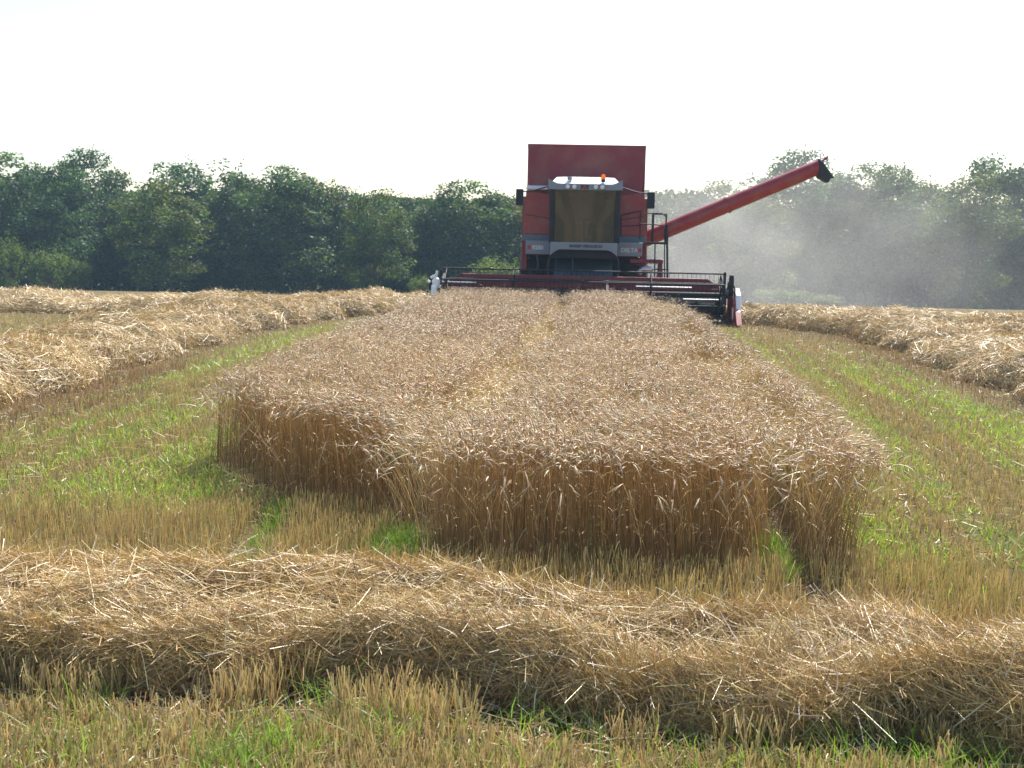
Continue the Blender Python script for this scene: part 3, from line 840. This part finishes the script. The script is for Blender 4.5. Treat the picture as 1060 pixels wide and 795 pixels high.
    tk.prism([(3.02, zb), (6.19, zb), (6.19, zt), (3.02, zt)], X0 + .005, X0 + .045, 'X')
    tk.prism([(3.02, zb), (6.19, zb), (6.19, zt), (3.02, zt)], X1 - .045, X1 - .005, 'X')
    tank = tk.build('grain_tank', M['darkred'], root, bev=.012)
    MB().tube((X0, 2.985, zt + .01), (X1, 2.985, zt + .01), .022, n=8).build('tank_rim', M['darkred'], tank)
    MB().box((-1.45, 3.02, 3.16), (1.45, 6.1, 3.5)).build('grain', M['black'], tank)
    # front side panels
    for s_ in (-1, 1):
        p = MB()
        prof = [(.93, 2.18), (1.66, 2.18), (1.60, 3.34 if s_ > 0 else 3.36), (.93, 3.26)] 
        prof = [(s_ * a, b) for a, b in prof]
        p.prism(prof, 2.60, 2.66, 'Y')
        pn = p.build('side_panel', M['red'], root, bev=.015)
        MB().prism([(s_ * .93, 2.62), (s_ * .93, 2.60), (s_ * 1.61, 2.70), (s_ * 1.61, 2.72)], 2.592, 2.602, 'Y').build('panel_seam', M['black'], pn)
        MB().prism([(s_ * .93, 2.0), (s_ * 1.70, 2.0), (s_ * 1.66, 2.175), (s_ * .93, 2.175)], 2.58, 2.66, 'Y').build('panel_band', M['slate'], pn, bev=.01)
        lp = MB().prism([(s_ * .90, 1.64), (s_ * 1.56, 1.64), (s_ * 1.57, 2.01), (s_ * .90, 2.01)], 2.22, 2.50, 'Y').build('lower_panel', M['grey'], root, bev=.02)
        if s_ < 0: 
            lettering('9280', .15, (-1.24, 2.212, 1.82), M['paleletter'], lp, bold=.008)
            MB().prism([(-1.52, 1.78), (-1.43, 1.78), (-1.43, 1.88), (-1.52, 1.88)], 2.208, 2.219, 'Y').build('badge', M['badge'], lp)
        else:
            lettering('DELTA', .15, (1.22, 2.212, 1.80), M['paleletter'], lp, bold=.006)
            MB().prism([(1.45, 1.76), (1.54, 1.76), (1.54, 1.86), (1.45, 1.86)], 2.208, 2.219, 'Y').build('badge', M['badge'], lp)
        MB().box((s_ * 1.62 - .08, 2.7, 1.2), (s_ * 1.62 + .08, 3.0, 3.2)).build('corner_post', M['darkred'], root, bev=.02)
    # white strip added to stand for a sky gap, camera-left over the side panel
    MB().prism([(2.40, 3.40), (2.44, 3.375), (2.80, 3.47), (2.80, 3.50)], -1.60, -1.02, 'X').build('sky_gap_strip', M['white'], root)
    # body tool boxes with rail on the right of the picture
    rr_ = MB()
    rr_.path([(.98, 2.40, 2.16), (.98, 2.40, 2.74), (1.50, 2.40, 2.86), (1.50, 2.40, 2.10)], .016)
    rr_.path([(.98, 2.40, 2.44), (1.50, 2.40, 2.48)], .012)
    rr_.build('hand_rail', M['black'], root)
    # ---------- cab
    cab = MB().box((-.80, 3.05, 1.98), (.80, 3.12, 3.36)).box((-.86, 1.80, 1.90), (.86, 3.1, 2.0)).build('cab', M['slate'], root, bev=.02)
    for s_ in (-1, 1):
        MB().prism([(1.62, 1.96), (1.74, 1.96), (1.64, 3.36), (1.50, 3.36)], s_ * .80 if s_ > 0 else -.93, .93 if s_ > 0 else -.80, 'X').build('cab_pillar', M['black'], cab, bev=.02)
        MB().prism([(1.7, 2.0), (3.05, 2.0), (3.05, 3.34), (1.8, 3.34)], s_ * .87 - .008, s_ * .87 + .008, 'X').build('side_window', M['glass'], cab)
    MB().box((-.87, 1.72, 1.56), (.87, 3.08, 1.895)).build('dark_underside', M['black'], cab, bev=.02)  # black plate added to darken the space below the front bar
    # bowed windscreen
    w = MB(); bm = w.bm; rows = []
    for z, yy in ((1.985, 1.62), (2.5, 1.60), (3.0, 1.56), (3.34, 1.50)):
        rows.append([bm.verts.new((x, yy + .12 * (x / .8) ** 2 - .10, z)) for x in np.linspace(-.81, .81, 13)])
    for r0, r1 in zip(rows[:-1], rows[1:]):
        for a in range(12): bm.faces.new([r0[a], r0[a + 1], r1[a + 1], r1[a]])
    w.build('windscreen', M['glass'], cab, smooth=True)
    MB().path([(.0, 1.49, 2.0), (.12, 1.47, 2.2), (.2, 1.46, 2.5)], .008).build('wiper', M['black'], cab)
    # interior: seat, console, wheel, document sticker
    MB().box((-.28, 2.35, 2.1), (.28, 2.9, 2.45), .05).box((-.27, 2.75, 2.45), (.27, 2.92, 3.1), .05).build('driver_seat', M['slate'], cab)
    i = MB().tube((0, 2.0, 2.0), (0, 2.12, 2.55), .05)
    i.lathe([(.17, -.015), (.2, .0), (.17, .015), (.17, -.015)], (0, 2.12, 2.58), 'Z', 24); i.build('steering_column', M['black'], cab)
    MB().box((.36, 1.70, 2.95), (.50, 1.715, 3.28), .03).build('sun_blind', solid('tan card', (.45, .38, .2), .7), cab)
    MB().box((.30, 2.0, 2.22), (.70, 2.4, 2.36), .03).build('console', M['grey'], cab)
    # roof with visor
    rf = MB(); bm = rf.bm; rows = []
    for yy, z, hw in ((1.44, 3.44, .93), (1.50, 3.50, .92), (1.75, 3.60, .86), (2.1, 3.715, .77), (2.6, 3.73, .74), (3.1, 3.70, .74)):
        rows.append([bm.verts.new((x * hw, yy + .05 * x * x, z - .012 * x ** 4)) for x in np.linspace(-1, 1, 15)])
    for r0, r1 in zip(rows[:-1], rows[1:]):
        for a in range(14): bm.faces.new([r0[a], r0[a + 1], r1[a + 1], r1[a]])
    bot = [[bm.verts.new((v.co.x, v.co.y, 3.38)) for v in (rows[0][0], rows[0][-1], rows[-1][-1], rows[-1][0])]][0]
    bm.faces.new(bot)
    bm.faces.new([rows[0][0]] + [r[0] for r in rows[1:]] + [bot[3], bot[0]])
    bm.faces.new([bot[1], bot[2]] + [r[-1] for r in rows[::-1]])
    bm.faces.new([bot[2], bot[3]] + rows[-1])
    rf.build('cab_roof', M['white'], cab, smooth=True)
    vz = MB(); bm = vz.bm
    xs = np.linspace(-.97, .97, 25); tp = []; bt = []
    for x in xs:
        e = abs(x / .97)
        y = 1.34 + .10 * e ** 2
        t = 3.50 + (.13 * max(0, (e - .72) / .28) ** 1.3); b_ = 3.315 + .015 * e ** 2
        tp.append((x, y, t)); bt.append((x, y, b_))
    ring = []
    for (a, b_) in zip(tp, bt):
        ring.append([bm.verts.new((a[0], a[1] + .02, a[2])), bm.verts.new((a[0], a[1] + .14, a[2] - .0)), bm.verts.new((b_[0], b_[1] + .14, b_[2])), bm.verts.new((b_[0], b_[1], b_[2] + .03))])
    for r0, r1 in zip(ring[:-1], ring[1:]):
        for k in range(4): bm.faces.new([r0[k], r0[(k + 1) % 4], r1[(k + 1) % 4], r1[k]])
    bm.faces.new(ring[0]); bm.faces.new(ring[-1][::-1])
    vis = vz.build('visor', M['grey'], cab, smooth=True)
    for x in (-.46, -.29, .27, .44):
        l = MB().lathe([(.0, -.02), (.045, -.018), (.065, -.0), (.068, .05)], (x, 1.345, 3.425), 'Y', 20).build('work_light', M['glasslamp'], cab, smooth=True)
        MB().lathe([(.068, -.012), (.078, -.012), (.08, .05)], (x, 1.345, 3.425), 'Y', 20).build('bezel', M['slate'], l)
    bdg = MB().box((-.12, 1.315, 3.36), (.08, 1.345, 3.49)).build('roof_badge', M['letter'], cab, bev=.01)
    t3 = MB()
    for (cx, cz) in ((-.02, 3.45), (-.055, 3.395), (.015, 3.395)): t3.prism([(cx - .033, cz - .026), (cx + .033, cz - .026), (cx, cz + .032)], 1.305, 1.313, 'Y')
    t3.build('emblem', M['badge'], bdg)
    bc = MB().tube((.46, 1.60, 3.56), (.46, 1.60, 3.64), .055, n=16).build('beacon_base', M['black'], cab)
    MB().lathe([(.055, 0), (.058, .02), (.052, .10), (.035, .13), (.0, .14)], (.46, 1.60, 3.635), 'Z', 20).build('beacon_lens', M['amber'], bc, smooth=True)
    MB().box((-.48, 1.66, 3.60), (-.36, 1.76, 3.69), .01).build('roof_sensor', M['grey'], cab)
    # curved front bar with the maker's name
    pts = []
    for x in np.linspace(-.88, .88, 23): pts.append((x, 1.79 - .16 * max(0, (abs(x) - .62) / .26) ** 1.6))
    prof = [(.88, 1.985), (-.88, 1.985)] + pts
    fb = MB().prism(prof, 1.42, 1.60, 'Y').build('front_bar', M['grey'], root, bev=.012)
    lettering('MASSEY FERGUSON', .10, (0.05, 1.412, 1.885), M['letter'], fb, bold=.004, xs=.98)
    # mirrors
    for s_ in (-1, 1):
        m_ = MB().path([(s_ * .93, 1.75, 3.45), (s_ * 1.35, 1.65, 3.32), (s_ * 1.66, 1.6, 3.28)], .018).build('mirror_arm', M['black'], root)
        MB().box((s_ * 1.72 - .10, 1.55, 2.92 if s_ < 0 else 2.90), (s_ * 1.72 + .10, 1.66, 3.35 if s_ < 0 else 3.33), .03).build('mirror', M['black'], m_)
    # ---------- wheels
    for (y, r, w_, xc) in ((3.95, .94, .70, 1.42), (8.4, .62, .42, 1.35)):
        for s_ in (-1, 1):
            t = MB()
            h = w_ / 2
            t.lathe([(r * .55, -h * .8), (r * .8, -h), (r * .95, -h * .85), (r, -h * .4), (r, h * .4), (r * .95, h * .85), (r * .8, h), (r * .55, h * .8)], (s_ * xc, y, r), 'X', 44)
            for k in range(22):
                a = 2 * math.pi * k / 22
                for sd in (-1, 1):
                    aa = a + (sd * .07)
                    p0 = Vector((s_ * xc + sd * .02, y + (r + .02) * math.cos(aa), r + (r + .02) * math.sin(aa)))
                    p1 = Vector((s_ * xc + sd * h * .9, y + (r - .01) * math.cos(aa + .13), r + (r - .01) * math.sin(aa + .13)))
                    t.tube(p0, p1, .035, n=5)
            ty = t.build('wheel', M['rubber'], root, smooth=True)
            MB().lathe([(.0, s_ * h * .35), (r * .25, s_ * h * .35), (r * .45, s_ * h * .2), (r * .55, s_ * h * .8), (r * .58, s_ * h * .82)], (s_ * xc, y, r), 'X', 36).build('rim', M['paleletter'], ty, smooth=True)
    # ---------- platform, ladder and rails (right of the picture)
    MB().box((1.72, 2.2, 1.98), (2.22, 3.3, 2.04)).build('platform', M['black'], root, bev=.008)
    rl = MB()
    for x, y in ((1.84, 2.22), (2.17, 2.22), (2.24, 3.2), (1.86, 3.2)): rl.tube((x, y, 2.0), (x, y, 2.80), .017, n=8)
    rl.path([(1.62, 2.22, 2.78), (1.84, 2.22, 2.80), (2.05, 2.22, 2.80), (2.17, 2.22, 2.72), (2.24, 3.2, 2.80), (1.86, 3.2, 2.8)], .014)
    rl.path([(1.45, 2.22, 2.52), (1.84, 2.22, 2.50), (2.17, 2.22, 2.47), (2.24, 3.2, 2.4)], .014)
    rl.build('guard_rail', M['black'], root)
    ld = MB()
    ld.tube((1.90, 2.2, 1.98), (1.92, 2.15, .55), .018, n=8).tube((2.20, 2.2, 2.5), (2.27, 2.05, .55), .03, n=8).tube((2.14, 2.2, 2.4), (2.19, 2.1, .55), .016, n=8)
    for z in (.7, 1.0, 1.3): ld.box((1.9, 2.06, z), (2.22, 2.2, z + .03))
    ld.build('ladder', M['black'], root)
    rb = MB().box((1.25, 2.30, 1.46), (2.14, 2.42, 1.57)).prism([(1.98, .95), (2.16, .95), (2.12, 1.46), (2.00, 1.46)], 2.30, 2.42, 'Y')
    rb.build('step_frame', M['darkred'], root, bev=.02)
    MB().sphere((1.68, 2.15, 1.30), .17, (1.2, .6, .55)).sphere((1.50, 2.1, 1.22), .08).build('fender_highlight', M['steel'], root, smooth=True)  # steel blobs added for the highlight on the front wheel fender
    # ---------- unloading auger
    a0 = Vector((1.40, 4.2, 1.98)); a1 = Vector((6.55, 4.2, 4.24)); dr = (a1 - a0).normalized()
    MB().tube((1.50, 4.2, 1.7), (1.50, 4.2, 2.3), .30, n=24).build('auger_elbow', M['red'], root, smooth=True)
    ua = MB().tube(a0, a1 + dr * .03, .225, .205, n=28)
    for t in (.9, 2.8): ua.tube(a0 + dr * t, a0 + dr * (t + .07), .240, n=28)
    ua = ua.build('unloading_auger', M['red'], root, smooth=True)
    up = Vector((-dr.z, 0, dr.x))
    sp = MB(); pr = [a1 + up * .235 - dr * .02, a1 + up * .08 + dr * .06, a1 - up * .44 + dr * .19, a1 - up * .41 + dr * .09, a1 - up * .50 - dr * .02, a1 - up * .235 - dr * .22, a1 - up * .12 - dr * .15]
    sp.prism([(p.x, p.z) for p in pr], 3.98, 4.42, 'Y'); sp.build('spout', M['rubber'], ua, bev=.03)
    MB().tube(a1 + up * .12 + dr * .08, a1 + up * .17 + dr * .25, .03, n=8).build('spout_stub', M['red'], ua)
    # exhaust and engine hood behind the tank
    MB().box((-1.2, 6.4, 3.181), (1.2, 8.6, 3.75), .08).build('engine_hood', M['darkred'], root)
    return root
build_combine()

# ------------------------------------------------------------------ trees
def crown_mesh(seed, H, Wd, leaf=0.24, lobes=92, per=210, col=(0.050, 0.085, 0.026), sparse=0.0, low=0.10):
    r = np.random.default_rng(seed)
    q = QuadCloud()
    cz = H * 0.54; rz = H * 0.47; rx = Wd * 0.5
    th = r.uniform(0, 2 * np.pi, lobes); zz = r.uniform(-0.95, 1.0, lobes)
    rad = np.sqrt(np.maximum(1 - np.abs(zz) ** 2.6, 0.02)) * (0.62 + 0.38 * r.random(lobes) ** .5) * (0.85 + .3 * vnoise(th * 1.5, zz * 2, seed))
    C = np.stack([rx * rad * np.cos(th), rx * rad * np.sin(th), cz + rz * zz * (0.9 + .18 * r.random(lobes))], -1)
    C[:, 2] = np.maximum(C[:, 2], H * low)
    ins = r.random(lobes) < .22
    C[ins] = np.array([0, 0, cz]) + (C[ins] - np.array([0, 0, cz])) * r.uniform(.2, .7, (int(ins.sum()), 1))
    lr = r.uniform(0.55, 1.25, lobes) * Wd / 6.5
    for i in range(lobes):
        n = int(per * r.uniform(.6, 1.3) * (lr[i] / (Wd / 6.5)) ** 1.3)
        d = unit(r.normal(0, 1, (n, 3)))
        rr = lr[i] * (0.45 + 0.62 * r.random(n) ** .6)
        P = C[i] + d * rr[:, None] * np.array([1.15, 1.15, .78])
        nrm = unit(d * .55 + np.array([0, 0, .5]) + r.normal(0, .55, (n, 3)))
        A = unit(np.cross(nrm, r.normal(0, 1, (n, 3)))); B = np.cross(nrm, A)
        s = leaf * r.uniform(.5, 1.15, n)[:, None]
        tone = r.uniform(.45, 1.25) * (1 + r.normal(0, .18, (n, 1)))  # tone spread wide per lobe so colour adds lit and dark contrast
        c = np.clip(np.array(col)[None] * tone * (1 + r.normal(0, .08, (n, 3))) * np.array([r.uniform(.85, 1.25), 1, r.uniform(.8, 1.1)]), .008, .3)
        q.leaves(P, A * s * .62, B * s * .38, c)
    # loose twiggy sprays round the rim
    m = 26 + int(60 * sparse)
    th = r.uniform(0, 2 * np.pi, m); zz = r.uniform(.1, 1, m)
    rad = np.sqrt(np.maximum(1 - zz ** 2.4, .03))
    for i in range(m):
        c0 = np.array([rx * rad[i] * math.cos(th[i]) * .9, rx * rad[i] * math.sin(th[i]) * .9, cz + rz * zz[i] * .95])
        d = unit((np.array([math.cos(th[i]) * rad[i], math.sin(th[i]) * rad[i], zz[i] + .5]) + r.normal(0, .3, 3))[None])[0]
        n = 26; t = r.random(n) * r.uniform(.7, 1.5) * (1 + sparse * .7)
        P = c0 + d * t[:, None] + r.normal(0, .14, (n, 3))
        nrm = unit(r.normal(0, 1, (n, 3)) + np.array([0, 0, .5])); A = unit(np.cross(nrm, r.normal(0, 1, (n, 3)))); B = np.cross(nrm, A)
        s = leaf * r.uniform(.4, .9, n)[:, None]
        q.leaves(P, A * s * .62, B * s * .38, np.clip(np.array(col)[None] * r.uniform(.8, 1.3, (n, 1)) * (1 + r.normal(0, .08, (n, 3))), .008, .3))
    me = q.mesh('crown'); me.materials.append(M['leaf'])
    return me

def trunk_mesh(seed, H, Wd):
    r = random.Random(seed); b = MB()
    lx = r.uniform(-.3, .3)
    b.tube((0, 0, -.3), (lx * .4, 0, H * .3), .24, .17, n=9); b.tube((lx * .4, 0, H * .29), (lx, .1, H * .8), .17, .04, n=8)
    for k in range(8):
        z = H * r.uniform(.16, .62); a = r.uniform(0, 6.28); l = Wd * r.uniform(.25, .42)
        x = lx * min(1, z / (H * .7))
        b.tube((x, 0, z), (x + math.cos(a) * l, math.sin(a) * l, z + l * r.uniform(.5, 1.1)), .08, .02, n=6)
    bmesh.ops.recalc_face_normals(b.bm, faces=b.bm.faces)
    me = bpy.data.meshes.new('trunk'); b.bm.to_mesh(me); b.bm.free(); me.materials.append(M['bark'])
    return me

REF_H, REF_W = 11.0, 6.5
kinds = []
for s_, cc, sp in ((1, (0.068, 0.115, 0.040), 0), (2, (0.056, 0.108, 0.044), .2), (3, (0.100, 0.138, 0.036), 0), (4, (0.066, 0.112, 0.048), .4), (5, (0.058, 0.098, 0.038), .1), (6, (0.110, 0.138, 0.042), .2)):
    kinds.append((crown_mesh(900 + s_, REF_H, REF_W, col=cc, sparse=sp), trunk_mesh(s_, REF_H, REF_W)))

def horizon_y(px): return 250 + 0.021 * (px - 530)
def tree(px, top, wpx, Y, kind, label, name='broadleaf_tree', cat='tree', group='trees along the far side of the field', rot=0.0):
    sc_ = 1300 / Y
    X = (px - 530) / sc_; gz = float(terrain(X, Y))
    H = (EYE + (horizon_y(px) - top) / sc_ - gz) * 0.95
    W = wpx / sc_ * 1.12
    root = empty(name, (X, Y, gz), rot); tag(root, label, cat, group)
    cm, tm = kinds[kind]
    for nm, me in (('crown', cm), ('trunk', tm)):
        o = link(bpy.data.objects.new(nm, me), root)
        o.scale = (W / REF_W, W / REF_W, H / REF_H)
    return root

TREES = [
 (5, 160, 92, 104, 0, 'tall dark tree at the left edge of the photo, a rounded crown'),
 (52, 172, 78, 107, 1, 'dark tree second from the left edge, lower than the one beside it'),
 (86, 160, 70, 110, 3, 'tree with thin twigs poking up above its crown, left of the dip in the treeline'),
 (128, 200, 72, 105, 4, 'low tree in the first dip of the treeline, left of the broad tall tree'),
 (166, 190, 80, 102, 2, 'yellowish green tree in front of the left side of the broad tall tree'),
 (208, 168, 105, 108, 1, 'broad tall tree with a flat top, highest in the left quarter of the treeline'),
 (250, 184, 70, 103, 4, 'dark tree against the right shoulder of the broad flat-topped tree'),
 (290, 174, 84, 107, 0, 'high round-topped tree midway between the left edge and the header'),
 (322, 184, 62, 104, 5, 'tree on the right flank of the high round-topped tree, slightly lower'),
 (354, 197, 66, 106, 3, 'medium tree where the left treeline begins to drop, after the high round one'),
 (386, 198, 60, 102, 2, 'medium bright-tipped tree left of the narrow dark one'),
 (416, 204, 60, 107, 4, 'narrow dark tree over the left end of the crop'),
 (448, 208, 62, 103, 1, 'low dark tree directly above the left end of the header'),
 (484, 189, 78, 109, 0, 'higher crown standing out between the header end and the red machine'),
 (524, 205, 74, 104, 5, 'low tree touching the left side of the red machine'),
 (575, 214, 80, 107, 3, 'tree mostly hidden behind the left half of the machine body'),
 (640, 214, 80, 107, 1, 'tree mostly hidden behind the right half of the machine body'),
 (704, 206, 74, 105, 4, 'low hazy tree just right of the machine, behind the hand rails'),
 (736, 189, 80, 109, 2, 'hazy tree whose crown rises above the middle of the red auger'),
 (776, 198, 72, 104, 5, 'dust-veiled tree under the middle of the red auger'),
 (816, 162, 84, 110, 3, 'tall tree rising highest above the outer part of the auger'),
 (850, 188, 72, 103, 1, 'tree right behind the auger spout'),
 (890, 172, 82, 107, 0, 'round tree just right of the auger spout'),
 (926, 174, 76, 104, 4, 'tall tree second to the right of the auger spout'),
 (960, 192, 70, 107, 5, 'lower tree in the dip of the right treeline'),
 (996, 184, 78, 103, 2, 'leafy tree left of the tall pair at the right edge'),
 (1030, 163, 88, 108, 1, 'tall tree near the right edge, inner one of the tall pair'),
 (1068, 160, 92, 104, 0, 'tall tree cut by the right edge of the photo'),
]
for i, (px, top, wpx, Y, kd, lab) in enumerate(TREES):
    tree(px, top, wpx, Y - 8 * (i % 3 == 1), kd, lab, rot=(i * 2.399) % 6.28)
SHRUBS = [(4, 252, 36, 92, 2, 'pale green bush at the left edge under the dark trees'),
          (52, 263, 46, 90, 5, 'light green rounded bush above the left straw, second from the edge'),
          (80, 274, 26, 91, 2, 'small bush on the right side of the light green rounded bush'),
          (434, 288, 24, 90, 2, 'small bush beside the left end of the header'),
          (514, 272, 50, 80, 2, 'green bush showing just above the header left of the machine'),
          (805, 300, 50, 80, 2, 'fresh green bush behind the straw right of the header'),
          (846, 308, 40, 80, 2, 'low green bush beside the fresh green bush on the right')]
kinds_sh = (crown_mesh(77, 3.0, 3.6, leaf=.17, lobes=46, per=110, col=(0.105, 0.155, 0.040), low=.06), trunk_mesh(31, 3.0, 2.4))
for i, (px, top, wpx, Y, kd, lab) in enumerate(SHRUBS):
    s_ = 1300 / Y; X = (px - 530) / s_; gz = float(terrain(X, Y)); H = max(EYE + (horizon_y(px) - top) / s_ - gz, .8); W = wpx / s_
    root = empty('bush', (X, Y, gz), i * 1.7); tag(root, lab, 'bush', 'bushes at the foot of the treeline')
    for nm, me in (('crown', kinds_sh[0]), ('stem', kinds_sh[1])):
        o = link(bpy.data.objects.new(nm, me), root); o.scale = (W / 3.6, W / 3.6, H / 3.0)

# dense wood behind the front row
def build_wood():
    q = QuadCloud(); n = 150000
    x = U(-60, 62, n); y = U(108, 120, n)
    zt = 4.3 + 2.4 * fbm(x * .13, x * 0, 5) + .8 * fbm(x * .6, y * .5, 6)
    z = -3.5 + (zt + 3.5) * rng.random(n) ** .8
    nrm = unit(rng.normal(0, 1, (n, 3)) + np.array([0, -.4, .4])); A = unit(np.cross(nrm, rng.normal(0, 1, (n, 3)))); B = np.cross(nrm, A)
    s = U(.25, .55, n)[:, None]
    q.leaves(np.stack([x, y, z], -1), A * s * .62, B * s * .4, vary((0.045, 0.078, 0.032), n, .25))
    tag(q.obj('woodland', M['leaf']), 'dense dark wood filling in behind the front row of trees', 'wood', kind='stuff')
build_wood()

# ------------------------------------------------------------------ air and dust
def volume_box(name, lo, hi, mat):
    b = MB().box(lo, hi)
    return b.build(name, mat)
def haze_mat(name, dens, col, aniso):
    m, t, o = nt(name)
    v = t.nodes.new('ShaderNodeVolumePrincipled')
    v.inputs['Color'].default_value = (*col, 1); v.inputs['Density'].default_value = dens; v.inputs['Anisotropy'].default_value = aniso
    t.links.new(v.outputs[0], o.inputs['Volume'])
    return m
hz = volume_box('haze', (-140, -12, -5.0), (140, 135, 14.0), haze_mat('haze air', 0.00055, (.50, .76, 1.0), 0.0))
tag(hz, 'thin pale blue summer haze in the air over the field', 'haze', kind='stuff')

def dust_mat():
    m, t, o = nt('dust plume')
    tc = t.nodes.new('ShaderNodeTexCoord')
    sx = t.nodes.new('ShaderNodeSeparateXYZ'); t.links.new(tc.outputs['Generated'], sx.inputs[0])
    def ramp(sock, a, b):
        r_ = t.nodes.new('ShaderNodeMapRange'); r_.interpolation_type = 'SMOOTHSTEP'
        r_.inputs['From Min'].default_value = a; r_.inputs['From Max'].default_value = b
        t.links.new(sock, r_.inputs['Value']); return r_.outputs[0]
    def mul(a, b):
        m_ = t.nodes.new('ShaderNodeMath'); m_.operation = 'MULTIPLY'; t.links.new(a, m_.inputs[0]); t.links.new(b, m_.inputs[1]); return m_.outputs[0]
    fall = mul(mul(ramp(sx.outputs[0], 0.09, 0.28), ramp(sx.outputs[0], .78, 0.16)), mul(mul(ramp(sx.outputs[1], 0.0, .3), ramp(sx.outputs[1], 1.0, .6)), ramp(sx.outputs[2], 1.0, 0.3)))
    n = t.nodes.new('ShaderNodeTexNoise'); n.inputs['Scale'].default_value = .42; n.inputs['Detail'].default_value = 4; n.inputs['Roughness'].default_value = .6
    t.links.new(tc.outputs['Object'], n.inputs['Vector'])
    nr = t.nodes.new('ShaderNodeMapRange'); nr.inputs['From Min'].default_value = .30; nr.inputs['From Max'].default_value = .75
    t.links.new(n.outputs['Fac'], nr.inputs['Value'])
    mu = t.nodes.new('ShaderNodeMath'); mu.operation = 'MULTIPLY'; t.links.new(fall, mu.inputs[0]); t.links.new(nr.outputs[0], mu.inputs[1])
    m2 = t.nodes.new('ShaderNodeMath'); m2.operation = 'MULTIPLY'; m2.inputs[1].default_value = 0.055; t.links.new(mu.outputs[0], m2.inputs[0])
    v = t.nodes.new('ShaderNodeVolumePrincipled'); v.inputs['Color'].default_value = (.84, .82, .78, 1); v.inputs['Anisotropy'].default_value = .3
    t.links.new(m2.outputs[0], v.inputs['Density']); t.links.new(v.outputs[0], o.inputs['Volume'])
    return m
du = volume_box('dust_plume', (0, 0, 0), (36, 28, 8.5), dust_mat())
du.location = (-2.5, 37.0, -.8)
tag(du, 'pale dust plume drifting to the right behind the harvester', 'dust', kind='stuff')
